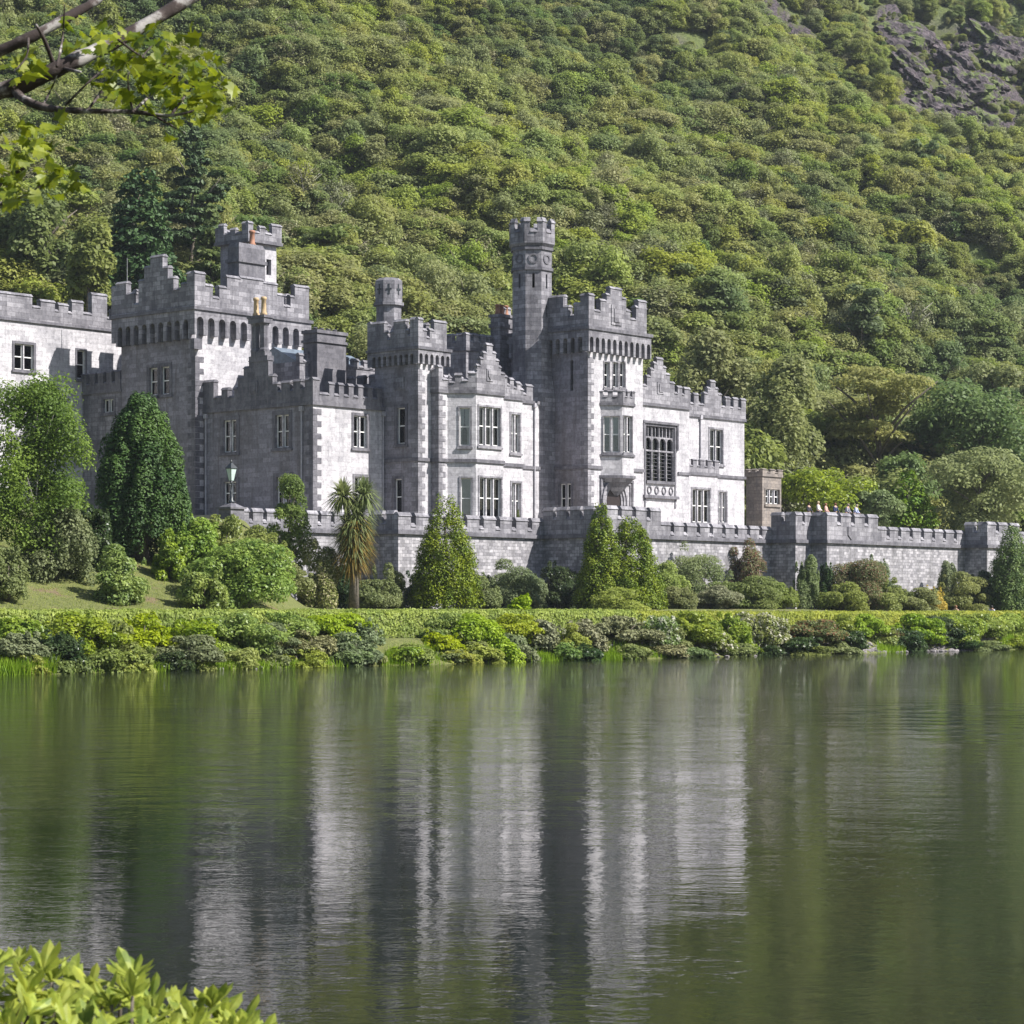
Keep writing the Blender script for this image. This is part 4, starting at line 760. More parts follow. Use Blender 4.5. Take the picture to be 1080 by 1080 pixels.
# lake: near-black peaty water, small wind ripples with crests across the view
m, t, p = new_mat('lake_water'); L = t.links.new
p.inputs['Base Color'].default_value = (0.010, 0.013, 0.008, 1); p.inputs['Roughness'].default_value = 0.03; p.inputs['IOR'].default_value = 1.33; p.inputs['Specular IOR Level'].default_value = 0.38
gm = node(t, 'ShaderNodeNewGeometry')
def rip(scale, sx, sy, rot, detail):
    mp = node(t, 'ShaderNodeMapping'); mp.inputs['Scale'].default_value = (sx, sy, 1); mp.inputs['Rotation'].default_value = (0, 0, R(rot)); L(gm.outputs['Position'], mp.inputs[0])
    n = node(t, 'ShaderNodeTexNoise', Scale=scale, Detail=detail, Roughness=0.55); L(mp.outputs[0], n.inputs['Vector']); return n.outputs[0]
r1 = rip(1.0, 2.6, 4.4, 14, 3.0); r2 = rip(1.0, 8.0, 12.0, -16, 2.0); r3 = rip(0.05, 1, 2.2, 3, 3.0); r0 = rip(1.0, 1.0, 1.6, -12, 2.0)
ad = node(t, 'ShaderNodeMath', operation='MULTIPLY_ADD'); L(r2, ad.inputs[0]); ad.inputs[1].default_value = 0.6; L(r1, ad.inputs[2]); a2 = node(t, 'ShaderNodeMath', operation='MULTIPLY_ADD'); L(r0, a2.inputs[0]); a2.inputs[1].default_value = 0.75; L(ad.outputs[0], a2.inputs[2]); ad = a2
sp_ = node(t, 'ShaderNodeSeparateXYZ'); L(gm.outputs['Position'], sp_.inputs[0])
mr = node(t, 'ShaderNodeMapRange'); L(sp_.outputs[1], mr.inputs[0]); mr.inputs[1].default_value = 20; mr.inputs[2].default_value = 105; mr.inputs[3].default_value = 0.5; mr.inputs[4].default_value = 3.4
gust = ramp(t, r3, [(0.36, 0.55), (0.64, 1.0)]); g2 = node(t, 'ShaderNodeMath', operation='MULTIPLY'); L(gust, g2.inputs[0]); L(mr.outputs[0], g2.inputs[1])
pm = node(t, 'ShaderNodeMapping'); pm.inputs['Location'].default_value = (-2.2, -4.0, 0); pm.inputs['Scale'].default_value = (0.17, 0.07, 1); L(gm.outputs['Position'], pm.inputs[0])
pl_ = node(t, 'ShaderNodeVectorMath', operation='LENGTH'); L(pm.outputs[0], pl_.inputs[0]); pf0 = ramp(t, pl_.outputs['Value'], [(0.1, 1.0), (1.0, 0.0)]); pq_ = ramp(t, rip(1.0, 0.5, 1.1, 0, 3.0), [(0.5, 0.0), (0.66, 1.0)]); pf1 = node(t, 'ShaderNodeMath', operation='MULTIPLY'); L(pf0, pf1.inputs[0]); L(pq_, pf1.inputs[1]); pf2 = node(t, 'ShaderNodeMath', operation='MULTIPLY'); L(pf1.outputs[0], pf2.inputs[0]); pf2.inputs[1].default_value = 26.0; pf = pf2.outputs[0]
g3 = node(t, 'ShaderNodeMath', operation='ADD'); L(g2.outputs[0], g3.inputs[0]); L(pf, g3.inputs[1])
r4 = ramp(t, rip(1.0, 0.6, 0.9, 5, 4.0), [(0.36, 0.6), (0.64, 1.35)]); g4 = node(t, 'ShaderNodeMath', operation='MULTIPLY'); L(g3.outputs[0], g4.inputs[0]); L(r4, g4.inputs[1])
mu = node(t, 'ShaderNodeMath', operation='MULTIPLY'); L(ad.outputs[0], mu.inputs[0]); L(g4.outputs[0], mu.inputs[1])
b = node(t, 'ShaderNodeBump', Strength=1.0, Distance=0.0065); L(mu.outputs[0], b.inputs['Height']); L(b.outputs[0], p.inputs['Normal'])
mb = MB(); mb.poly([(-420, -60, 0), (520, -60, 0), (520, 330, 0), (-420, 330, 0)]); tag(mb.build('lake', m, None, recalc=False), kind='structure')

# near bank under the camera
nxs = np.linspace(-30, 30, 61); nys = np.linspace(-30, 18, 60); NX, NY = np.meshgrid(nxs, nys)
edge = 10.0 + 5.0 * sstep((-NX - 4) / 4) + 0.3 * np.sin(NX * 2); NZ = 1.05 - 1.7 * sstep((NY - edge + 4.5) / 5.5) + 0.05 * np.sin(NX * 3 + NY * 2); NZ = np.maximum(NZ, -1.5)
mb = MB(); mb.v = [tuple(q) for q in np.stack([NX, NY, NZ], -1).reshape(-1, 3)]; mb.f = [(j * 61 + i, j * 61 + i + 1, (j + 1) * 61 + i + 1, (j + 1) * 61 + i) for j in range(59) for i in range(60)]; mb.m = [0] * len(mb.f)
tag(mb.build('near_bank', plain('bank_turf', (0.09, 0.11, 0.03), 0.95, var=0.5), None, smooth=True), kind='structure')

# ------------------------------------------------------------------ trees: crowns of leaf cards over lumps, tapered trunks with limbs
rng0 = random.Random(5)
def broad_lumps(seed, h=1.0, r=0.55, n=22, flat=0.95, base=0.30):
    q = random.Random(seed); out = []
    for k in range(n):
        a = q.uniform(0, 6.283); u_ = q.random() ** 0.5; zz = base + (h - base) * q.uniform(0.05, 0.92); env = math.sin(math.pi * min(1, max(0.08, (zz - base) / (h - base)) * 0.78 + 0.14)) ** 0.7
        rr = r * env * u_ * 0.85; s = q.uniform(0.11, 0.24) * (r / 0.5); out.append((rr * math.cos(a), rr * math.sin(a), zz, s, s, s * flat))
    return out
def cone_lumps(seed, h=1.0, r=0.22, n=60, base=0.02, pw=0.8, s=0.065, up=1.6):
    q = random.Random(seed); out = []
    for k in range(n):
        zz = base + (h - base) * (1 - q.random() ** (0.62 if pw > 0 else 0.9)) * 0.97; env = r * (1 - (zz / h)) ** pw if pw > 0 else r * math.sin(math.pi * (0.2 + 0.76 * zz / h)) ** 0.75; a = q.uniform(0, 6.283); sz = s * q.uniform(0.7, 1.3) * ((0.5 + 0.6 * (1 - zz / h)) if pw > 0 else 0.85); rr = max(0, env - sz * 0.6) * q.uniform(0.65, 1.0)
        out.append((rr * math.cos(a), rr * math.sin(a), zz, sz, sz, sz * up))
    return out
def trunk_mb(seed, h=1.0, r=0.03, limbs=6, spread=0.35, base=0.25):
    q = random.Random(seed); mb = MB(); top = 0.8 * h
    pts = [(0.015 * q.uniform(-1, 1) * k, 0.015 * q.uniform(-1, 1) * k, top * k / 5) for k in range(6)]; mb.tube(pts, [r * (1.25 - 0.2 * k) for k in range(6)], 6)
    for k in range(limbs):
        a = 6.283 * (k + q.random() * 0.6) / limbs; z0 = base * h + (top - base * h) * q.uniform(0.0, 0.7); l = spread * q.uniform(0.7, 1.1)
        mb.tube([(0, 0, z0), (l * 0.5 * math.cos(a), l * 0.5 * math.sin(a), z0 + l * 0.45), (l * math.cos(a), l * math.sin(a), z0 + l * 0.75)], [r * 0.55, r * 0.35, r * 0.12], 5)
    return mb
def mesh_of(mb, name, mats, smooth=True):
    o = mb.build(name, mats, None, smooth=smooth); me = o.data; bpy.data.objects.remove(o); return me
PROTO = {}   # name -> (crown mesh, trunk mesh, joined mesh)
def proto(key, lumps, n, size, mat, seed, tr, bark='bark', **kw):
    v = lump_cloud(lumps, n, size, seed, **kw)
    PROTO[key] = (quads('crown', v, [LM[mat]], 'mesh'), mesh_of(tr, 'trunk', M[bark]), quads('woodland_tree', v, [LM[mat], M[bark]], 'mesh', extra=tr))
for i, (mat, kw) in enumerate((('mid', {}), ('olive', {}), ('yellow', {}), ('deep', {}), ('mid', dict(flat=0.8, r=0.62)), ('olive', dict(flat=0.8, r=0.65)), ('twig', dict(r=0.5)), ('yellow', dict(r=0.6)))):
    proto('broad%d' % i, broad_lumps(11 + i, n=40, base=0.06, **kw), 8000 if mat != 'twig' else 4500, 0.029 if mat != 'twig' else 0.024, mat, 31 + i, trunk_mb(50 + i, r=0.026, spread=0.42), 'greybark' if mat == 'twig' else 'bark', shell=0.38, upb=0.8)
proto('spruce', cone_lumps(3, r=0.26, n=90, pw=0.9, s=0.07, up=0.6), 4200, 0.036, 'conifer', 5, trunk_mb(4, r=0.022, limbs=0))
proto('pine', [(x, y, z, s, s, s * 0.4) for x, y, z, s in [(rng0.uniform(-.4, .4), rng0.uniform(-.4, .4), rng0.uniform(.35, .95), rng0.uniform(.12, .25)) for _ in range(20)]], 3200, 0.036, 'deep', 8, trunk_mb(9, r=0.03, spread=0.4))
def plant_tree(key, X, Y, z, h, wr, rz, label, group=None, kind='broadleaf_tree', cat='tree', crown_mat=None):
    e = thing(kind, (X, Y, z), rz, label, cat, group); e.scale = (h * wr, h * wr, h)
    for nm, me in zip(('crown', 'trunk'), PROTO[key][:2]):
        o = link(nm, me, e)
        if crown_mat and nm == 'crown':
            o.data = me.copy(); o.data.materials[0] = LM[crown_mat]
    return e

# scatter over the hillside, smaller towards the top
TREES = []; q = random.Random(77); HD = R(30)
inside = lambda X, Y, P: bool(in_poly(np.array([X]), np.array([Y]), P)[0])
g = 2.0; ROWS = []
while g < 330:
    sp = 3.4 if g < 25 else 2.7 if g < 90 else 2.35; h_ = -260.0
    while h_ < 330:
        gg = g + 184 + q.uniform(-.45, .45) * sp; hh = h_ + q.uniform(-.45, .45) * sp; X = -0.5 * gg + 0.866 * hh; Y = 0.866 * gg + 0.5 * hh; h_ += sp
        if Y < 150: continue
        x = CX + F * X / Y
        if -130 < x < 1210: TREES.append((X, Y, g, sp))
    g += sp * 0.8
TX = np.array([(a, b) for a, b, _, _ in TREES]); TZ = ground(TX[:, 0], TX[:, 1]); TA, TBb = AB(TX[:, 0], TX[:, 1])
rk_in = np.zeros(len(TX), bool); gr_in = np.zeros(len(TX), bool)
for P in RW: rk_in |= in_poly(TX[:, 0], TX[:, 1], P)
for P in GW: gr_in |= in_poly(TX[:, 0], TX[:, 1], P)
PX, PY = proj(TX[:, 0], TX[:, 1], TZ + 2.5)
recs = []
for i in range(len(TX)):
    X, Y = TX[i]; a, b = TA[i], TBb[i]
    if -64 < a < 24 and b < (42 if a < -8 else 21): continue
    if a >= 24 and b < 6: continue
    if PY[i] < -420: continue
    g = TREES[i][2]; base = 7.2 if g < 18 else 5.6 if g < 50 else 4.6 if g < 110 else 3.7
    if X > 45: base *= 0.85
    if rk_in[i]:
        if q.random() < 0.25: continue
        base *= q.uniform(.2, .36)
    elif gr_in[i]:
        if q.random() < 0.35: continue
        base *= 0.4
    h = base * q.uniform(0.78, 1.22); wr = q.uniform(0.9, 1.35)
    if q.random() < 0.1: h *= 1.35; wr *= 0.65
    n_ = 0.5 + 0.5 * math.sin(X / 17.0 + 1.3) * math.cos(Y / 23.0) + q.gauss(0, 0.35)
    key = ('broad3', 'broad0', 'broad4', 'broad1', 'broad5', 'broad2', 'broad7')[min(6, max(0, int(n_ * 5.2 + 0.9)))]
    if q.random() < 0.09: key = 'broad6'
    if q.random() < 0.03: key = 'pine'
    recs.append((X, Y, float(TZ[i]) - 0.1 * h, h, wr, q.uniform(0, 6.28), key, PX[i], PY[i]))
for P in RW + GW:                                                        # low scrub between the crags and on the open turf
    xs = [p_[0] for p_ in P]; ys = [p_[1] for p_ in P]; ar = (max(xs) - min(xs)) * (max(ys) - min(ys))
    for _ in range(int(ar * (.16 if P in RW else .10))):
        X, Y = q.uniform(min(xs), max(xs)), q.uniform(min(ys), max(ys))
        if not inside(X, Y, P): continue
        Z = gz(X, Y); x, y = proj(X, Y, Z); recs.append((X, Y, Z - .15, q.uniform(.5, 1.5), q.uniform(1, 1.8), q.uniform(0, 6.28), q.choice(('broad0', 'broad1', 'broad2', 'broad5', 'broad6')), float(x), float(y)))
for k in range(170):                                                    # the bank's bushes go on past the left edge of the view
    b = q.choice((-38.6, -37.5, q.uniform(-28, 16))); a = q.uniform(-128, -58); X, Y = W(a, b); Z = gz(X, Y); x, y = proj(X, Y, Z)
    if x > -45: continue
    hh = q.uniform(1.0, 1.9) if b < -30 else q.uniform(1.5, 5.5); recs.append((X, Y, Z - .15, hh, q.uniform(.9, 1.5), q.uniform(0, 6.28), q.choice(('broad0', 'broad2', 'broad3', 'broad4')), float(x), float(y)))
CMASK = [(-20, 660), (-20, 320), (100, 320), (120, 270), (230, 232), (300, 232), (330, 330), (400, 290), (430, 290), (470, 345), (530, 330), (537, 228), (586, 228), (590, 305), (684, 305), (690, 375), (790, 415), (830, 495), (1100, 560), (1100, 660)]
vis = [r for r in recs if 5 < r[7] < 1075 and 5 < r[8] < 560 and not inside(r[7], r[8], CMASK)]
vis.sort(key=lambda r: -r[3] / r[1]); chosen = vis[:262]; cid = set(map(id, chosen)); rest = [r for r in recs if id(r) not in cid]
WHAT = dict(broad0='mid-green broadleaf tree in the wood covering the hillside', broad4='spreading mid-green broadleaf tree in the wood covering the hillside', broad1='olive-green broadleaf tree in the wood covering the hillside', broad5='broad olive-green tree in the wood covering the hillside',
            broad2='bright yellow-green tree in the wood covering the hillside', broad7='spreading yellow-green tree in the wood covering the hillside', broad3='dark green broadleaf tree in the wood covering the hillside', broad6='grey, thinly leaved twiggy tree in the wood on the hillside', pine='dark layered pine in the wood covering the hillside')
for r in chosen:
    plant_tree(r[6], r[0], r[1], r[2], r[3], r[4], r[5], WHAT[r[6]], 'trees of the wood on the hillside', 'pine_tree' if r[6] == 'pine' else 'broadleaf_tree')

# the rest of the wood: one scattered mass
pc = bpy.data.collections.new('woodland_kinds'); keys = sorted({r[6] for r in rest})
for k in keys: pc.objects.link(bpy.data.objects.new(k, PROTO[k][2]))
me = bpy.data.meshes.new('woodland'); me.vertices.add(len(rest)); me.vertices.foreach_set('co', np.array([r[:3] for r in rest], np.float32).ravel())
for nm, ty, vals, prop in (('kind_index', 'INT', [keys.index(r[6]) for r in rest], 'value'), ('turn', 'FLOAT_VECTOR', [c for r in rest for c in (0, 0, r[5])], 'vector'), ('size', 'FLOAT_VECTOR', [c for r in rest for c in (r[3] * r[4], r[3] * r[4], r[3])], 'vector')):
    me.attributes.new(nm, ty, 'POINT').data.foreach_set(prop, np.array(vals, np.int32 if ty == 'INT' else np.float32))
wd = tag(link('woodland', me), kind='stuff'); ng = bpy.data.node_groups.new('woodland', 'GeometryNodeTree')
ng.interface.new_socket(name='Geometry', in_out='INPUT', socket_type='NodeSocketGeometry'); ng.interface.new_socket(name='Geometry', in_out='OUTPUT', socket_type='NodeSocketGeometry')
gi = ng.nodes.new('NodeGroupInput'); go = ng.nodes.new('NodeGroupOutput'); ip = ng.nodes.new('GeometryNodeInstanceOnPoints'); ci = ng.nodes.new('GeometryNodeCollectionInfo')
ci.inputs['Collection'].default_value = pc; ci.inputs['Separate Children'].default_value = True; ci.inputs['Reset Children'].default_value = True; ip.inputs['Pick Instance'].default_value = True
def nattr(nm, ty): n = ng.nodes.new('GeometryNodeInputNamedAttribute'); n.data_type = ty; n.inputs['Name'].default_value = nm; return n.outputs['Attribute']
LN = ng.links.new; LN(gi.outputs[0], ip.inputs['Points']); LN(ci.outputs[0], ip.inputs['Instance']); LN(nattr('kind_index', 'INT'), ip.inputs['Instance Index']); LN(nattr('turn', 'FLOAT_VECTOR'), ip.inputs['Rotation']); LN(nattr('size', 'FLOAT_VECTOR'), ip.inputs['Scale']); LN(ip.outputs[0], go.inputs[0])
wd.modifiers.new('woodland', 'NODES').node_group = ng

# trees that stand out, each from its place in the photograph's scene
def at_px(x, Y): return ((x - CX) / F * Y, Y)
def big_tree(name, label, x, ytop, ybase, wpx, Y, lumps, n, size, mat, seed, tr, bark='bark', zb=None, cat='tree', group=None, **kw):
    X, _ = at_px(x, Y); z0 = EYE + (YH - ybase) * Y / F if zb is None else zb; h = EYE + (YH - ytop) * Y / F - z0; wm = wpx * Y / F
    e = thing(name, (X, Y, z0), rng0.uniform(0, 6.28), label, cat, group)
    L_ = np.array(lumps, float); ext = max(np.abs(L_[:, 0]).max() + L_[:, 3].mean(), 0.05); topz = (L_[:, 2] + L_[:, 5]).max()
    k = wm / 2 / ext; kz = h / topz; L_[:, 0:2] *= k; L_[:, 3:5] *= k; L_[:, 2] *= kz; L_[:, 5] *= kz
    quads('crown', lump_cloud(L_, n, size, seed, **kw), [LM[mat]], e)
    tv = MB(); tv.v = [(p[0] * k, p[1] * k, p[2] * h) for p in tr.v]; tv.f = tr.f; tv.m = tr.m; tv.build('trunk', M[bark], e, smooth=True)
    return e
T = trunk_mb
big_tree('spruce_tree', 'dark green conical spruce behind the left castle tower', 148, 176, 330, 100, 222, cone_lumps(21, r=0.3, n=190, pw=0.5, s=0.1, up=0.6), 16000, 0.26, 'conifer', 1, T(1, r=.02, limbs=0))
big_tree('cedar_tree', 'blackish layered cedar rising just right of the dark spruce', 203, 135, 300, 96, 238, [(x * (1.2 - z), y * (1.2 - z), z, .2 * (1.15 - z), .2 * (1.15 - z), .03) for x, y, z in [(rng0.uniform(-.4, .4), rng0.uniform(-.4, .4), .25 + .75 * k / 44) for k in range(45)]], 12000, 0.26, 'conifer', 2, T(2, r=.02, limbs=3))
big_tree('spruce_tree', 'green spruce tree right of the cedar, behind the stair turret', 222, 215, 330, 60, 230, cone_lumps(22, r=0.3, n=100, pw=0.8, s=0.1, up=0.6), 9000, 0.24, 'deep', 3, T(3, r=.02, limbs=0))
big_tree('broadleaf_tree', 'dark leafy tree above the far left castle wing', 48, 195, 335, 110, 225, broad_lumps(61, base=.1), 9000, 0.26, 'deep', 4, T(4, r=.03))
big_tree('broadleaf_tree', 'green leafy tree left of the dark spruce, behind the left wing', 92, 228, 330, 70, 215, broad_lumps(62, base=.1), 7000, 0.24, 'mid', 5, T(5, r=.03))
big_tree('broadleaf_tree', 'tall dark green tree standing at the right end of the castle', 818, 372, 560, 108, 236, broad_lumps(63, n=34, base=.05, flat=.9), 15000, 0.24, 'mid', 6, T(6, r=.03))
big_tree('broadleaf_tree', 'big rounded green tree behind the castle hall wing', 745, 345, 500, 110, 246, broad_lumps(64, n=30, base=.1), 11000, 0.24, 'mid', 7, T(7, r=.03))
big_tree('pine_tree', 'wide flat-topped olive pine with bare lower limbs in the trees on the right', 925, 388, 545, 150, 243, [(rng0.uniform(-.42, .42), rng0.uniform(-.3, .3), z, s * 1.4, s * 1.3, s * .35) for z, s in [(rng0.uniform(.5, .95), rng0.uniform(.1, .2)) for _ in range(26)]], 11000, 0.22, 'olive', 8, T(8, r=.028, limbs=9, spread=.5))
big_tree('broadleaf_tree', 'large dark green tree right of the olive pine', 1020, 395, 545, 150, 246, broad_lumps(65, n=40, base=.05), 16000, 0.25, 'deep', 9, T(9, r=.03))
big_tree('broadleaf_tree', 'bright green leafy tree at the right edge of the photo above the wall', 1052, 378, 500, 90, 256, broad_lumps(66, n=26, base=.1), 9000, 0.24, 'mid', 10, T(10, r=.03))
big_tree('golden_conifer', 'yellow-green upright conifer behind the terrace wall on the right', 957, 496, 562, 66, 224, cone_lumps(23, r=0.42, n=60, pw=.55, s=.11), 6500, 0.17, 'cypress', 11, T(11, r=.02, limbs=0))
big_tree('broadleaf_tree', 'pale olive feathery tree just above the terrace wall at the right edge', 1035, 470, 566, 130, 226, broad_lumps(67, n=34, base=.05), 13000, 0.19, 'olive', 12, T(12, r=.025))
big_tree('rhododendron', 'mound of glossy rhododendron behind the lodge and terrace wall', 868, 492, 556, 108, 222, broad_lumps(68, n=30, base=.02, r=.7), 9000, 0.17, 'rhodo', 13, T(13, r=.02), cat='shrub')
big_tree('broadleaf_tree', 'grey-green willow-like tree left of the golden conifer behind the wall', 918, 515, 562, 70, 221, broad_lumps(69, n=22, base=.02, r=.6), 6500, 0.17, 'grey', 14, T(14, r=.02))
big_tree('pine_tree', 'dark slender pine standing above the trees on the right slope', 908, 300, 400, 46, 276, [(x * .7, y * .7, z, .17, .17, .07) for x, y, z in [(rng0.uniform(-.3, .3), rng0.uniform(-.3, .3), rng0.uniform(.35, .97)) for _ in range(18)]], 3800, 0.26, 'deep', 15, T(15, r=.025))
big_tree('broadleaf_tree', 'vivid light green tree high on the right slope', 955, 232, 296, 64, 318, broad_lumps(70, n=20, base=.05, r=.6), 5500, 0.3, 'yellow', 16, T(16, r=.02))
big_tree('bare_tree', 'grey leafless tree among the woods behind the left tower', 320, 170, 225, 46, 262, broad_lumps(71, n=14, base=.4), 900, 0.14, 'twig', 17, T(17, r=.025, limbs=12, spread=.5), 'greybark')
big_tree('bare_tree', 'pale bare-branched tree on the slope above the olive pine', 962, 315, 375, 50, 285, broad_lumps(72, n=14, base=.4), 1000, 0.14, 'twig', 18, T(18, r=.03, limbs=12, spread=.5), 'greybark')

def by_b(x, b): a = a_on(x, b); X, Y = W(a, b); return Y, gz(X, Y)
# trees and bushes on the left bank, standing where the bank meets the line of sight
def on_bank(x, y):
    h = ray_hit(x, y); return h
def bank_tree(name, label, x, ytop, ybase, wpx, lumps, n, size, mat, seed, tr, cat='tree', **kw):
    h = ray_hit(x, ybase); return big_tree(name, label, x, ytop, ybase, wpx, h[1], lumps, n, size, mat, seed, tr, zb=h[2] - 0.1, cat=cat, **kw)
bank_tree('broadleaf_tree', 'tall airy light green tree on the bank at the left edge', 38, 388, 606, 128, [(a_, b_, c_, d_ * .9, e_ * .9, f_ * .8) for a_, b_, c_, d_, e_, f_ in broad_lumps(80, n=95, base=.08, r=.62, flat=.8)], 40000, 0.085, 'spring', 30, T(30, r=.016, limbs=9), bark='greybark', shell=.4)
yl = cone_lumps(27, r=.40, n=300, pw=-1, s=.075, up=2.4, base=.08)
bank_tree('yew_tree', 'dense dark green yew with upright plumes before the left tower', 150, 412, 592, 104, yl, 80000, 0.08, 'yew', 31, T(31, r=.05, limbs=6, spread=.2), shell=.1, jitter=.6)
big_tree('young_tree', 'slender young green tree right of the lamp pedestal', 305, 498, 641, 52, by_b(305, -8)[0], broad_lumps(82, n=26, base=.05, r=.3), 11000, 0.08, 'spring', 32, T(32, r=.02), zb=by_b(305, -8)[1])
SHR = [  # name, label, x, ytop, ybase, width, material, leaf
    ('rhododendron', 'largest rounded rhododendron bush on the bank below the lamp', 258, 566, 640, 112, 'rhodo', .12), ('rhododendron', 'rhododendron bush on the upper bank between the yew and the lamp', 205, 538, 604, 76, 'rhodo', .12),
    ('rhododendron', 'low bush hugging the hedge left of the largest rhododendron', 214, 598, 642, 54, 'rhodo', .11), ('rhododendron', 'glossy bush on the lawn below the yew', 127, 572, 636, 64, 'rhodo', .11),
    ('rhododendron', 'small glossy bush standing right below the foot of the yew', 178, 556, 612, 40, 'rhodo', .11), ('shrub', 'rounded green shrub on the lawn at the left photo edge', 8, 570, 636, 52, 'mid', .1),
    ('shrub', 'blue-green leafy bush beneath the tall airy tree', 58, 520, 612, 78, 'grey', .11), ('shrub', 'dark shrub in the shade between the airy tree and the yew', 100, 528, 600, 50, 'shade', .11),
    ('rhododendron', 'rhododendron bush directly below the lamp pedestal', 236, 541, 600, 76, 'rhodo', .11), ('shrub', 'dark leafed shrub beside the lamp pedestal wall', 276, 552, 596, 60, 'mid', .1)]
def dome_lumps(seed, n=30):
    q = random.Random(seed); out = []; ex, ey = q.uniform(-.15, .15), q.uniform(-.15, .15)
    for k in range(n):
        a = q.uniform(0, 6.283); u_ = q.random() ** .5; s = q.uniform(.09, .25); out.append((.40 * math.cos(a) * u_ + ex * .5, .40 * math.sin(a) * u_ + ey * .5, q.uniform(.02, .85) * (1 - .6 * u_ * u_), s, s, s * q.uniform(.7, 1.2)))
    for k in range(9): a = q.uniform(0, 6.283); r_ = q.uniform(.2, .5); s = q.uniform(.03, .07); out.append((r_ * math.cos(a), r_ * math.sin(a), q.uniform(.3, .95) * (1.05 - r_ * r_ * 2), s, s, s * 1.8))
    return out
def shrub(name, label, x, ytop, ybase, wpx, mat, leaf, Y=None, z0=None, group=None, seed=None, dens=1.0, lumps=None, cat='shrub'):
    if Y is None: h = ray_hit(x, ybase); Y = h[1]; z0 = h[2]
    leaf *= .8; X, _ = at_px(x, Y); h = EYE + (YH - ytop) * Y / F - z0; wm = wpx * Y / F * 1.12; L_ = np.array(lumps or dome_lumps(seed or int(x * 3 + ytop)), float)
    k = wm / 2 / (np.abs(L_[:, 0]).max() + L_[:, 3].mean()); kz = h / (L_[:, 2] + L_[:, 5]).max(); L_[:, 0:2] *= k; L_[:, 3:5] *= k; L_[:, 2] *= kz; L_[:, 5] *= kz
    area = 3.0 * wm * (h + wm * .4); n = int(min(26000, max(500, 1.9 * dens * area / (leaf * leaf))))
    st = MB()
    for q_ in range(5): a = 1.257 * q_; st.tube([(0, 0, -.2), (.2 * wm * math.cos(a), .2 * wm * math.sin(a), h * .6)], [.04, .02], 4)
    o = quads(name, lump_cloud(L_, n, leaf, int(x * 5 + ytop), lowcut=-.6), [LM[mat], M['bark']], None, extra=st); o.location = (X, Y, z0 - .05); return tag(o, label, cat, group)
for nm, lb_, x, yt, yb, wp, mt, lf in SHR: shrub(nm, lb_, x, yt, yb, wp, mt, lf)

# planting at the foot of the terrace wall
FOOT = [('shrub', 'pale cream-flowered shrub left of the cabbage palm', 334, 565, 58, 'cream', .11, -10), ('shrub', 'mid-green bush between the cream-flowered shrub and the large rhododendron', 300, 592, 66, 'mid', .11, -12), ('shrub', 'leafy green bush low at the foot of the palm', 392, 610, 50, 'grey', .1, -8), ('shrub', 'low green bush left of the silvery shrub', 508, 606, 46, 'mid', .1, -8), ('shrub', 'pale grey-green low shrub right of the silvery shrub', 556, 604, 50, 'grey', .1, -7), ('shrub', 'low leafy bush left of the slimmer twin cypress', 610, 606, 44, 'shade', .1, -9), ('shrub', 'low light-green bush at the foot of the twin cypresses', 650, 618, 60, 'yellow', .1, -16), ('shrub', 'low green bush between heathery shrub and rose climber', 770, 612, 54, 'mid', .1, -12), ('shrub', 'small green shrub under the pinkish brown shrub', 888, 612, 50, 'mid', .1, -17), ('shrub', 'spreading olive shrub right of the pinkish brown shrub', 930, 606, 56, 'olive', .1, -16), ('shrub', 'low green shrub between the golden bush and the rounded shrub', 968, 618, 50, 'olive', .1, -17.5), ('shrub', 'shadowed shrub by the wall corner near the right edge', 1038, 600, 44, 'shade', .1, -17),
    ('shrub', 'silvery grey shrub against the wall right of the big golden cypress', 530, 588, 74, 'grey', .10, -4.5), ('camellia', 'dark glossy round bush with pale tips in the wall corner', 588, 590, 56, 'shade', .11, -5), ('shrub', 'shaded climbing shrub between the palm and the big cypress', 410, 592, 40, 'grey', .1, -4.5),
    ('shrub', 'lime green bush right of the twin cypresses', 706, 590, 50, 'yellow', .1, -12), ('climbing_shrub', 'grey-green climber covering the wall right of the twin cypresses', 738, 570, 82, 'grey', .1, -9.2), ('climbing_shrub', 'brown-green rose climber with white blooms on the wall below the lodge', 786, 566, 56, 'rust', .1, -9.2),
    ('shrub', 'blue-green small shrub at the foot of the lime bush', 716, 616, 40, 'mid', .09, -14), ('shrub', 'low grey heathery shrub before the wall', 752, 616, 62, 'twig', .08, -14), ('shrub', 'fresh green leafy shrub in front of the rose climber', 792, 606, 60, 'mid', .1, -13), ('shrub', 'green rounded shrub beside the wall bastion', 822, 612, 46, 'mid', .1, -13.5),
    ('shrub', 'narrow grey-green upright shrub against the bastion', 850, 584, 30, 'grey', .09, -14), ('shrub', 'dark upright shrub in the corner beside the bastion', 868, 592, 26, 'shade', .1, -14), ('shrub', 'pinkish brown and green tall shrub before the bright wall', 903, 588, 66, 'rust', .1, -15.5), ('shrub', 'thin greyish climber on the bright wall', 925, 583, 40, 'grey', .08, -13.4),
    ('shrub', 'mid-green shrub left of the golden bush', 948, 616, 50, 'mid', .1, -16), ('golden_shrub', 'bright golden yellow bush before the bright wall', 984, 616, 28, 'gold', .09, -17), ('shrub', 'rounded green shrub right of the golden bush', 1012, 602, 62, 'mid', .1, -16), ('shrub', 'small sprig of shrub in the wall corner on the right', 1000, 590, 30, 'grey', .08, -14),
    ('shrub', 'shrub in shade at the wall foot left of the big cypress', 440, 600, 36, 'shade', .1, -3.6), ('shrub', 'dark shrub behind the palm trunk', 352, 588, 60, 'shade', .1, -2.0)]
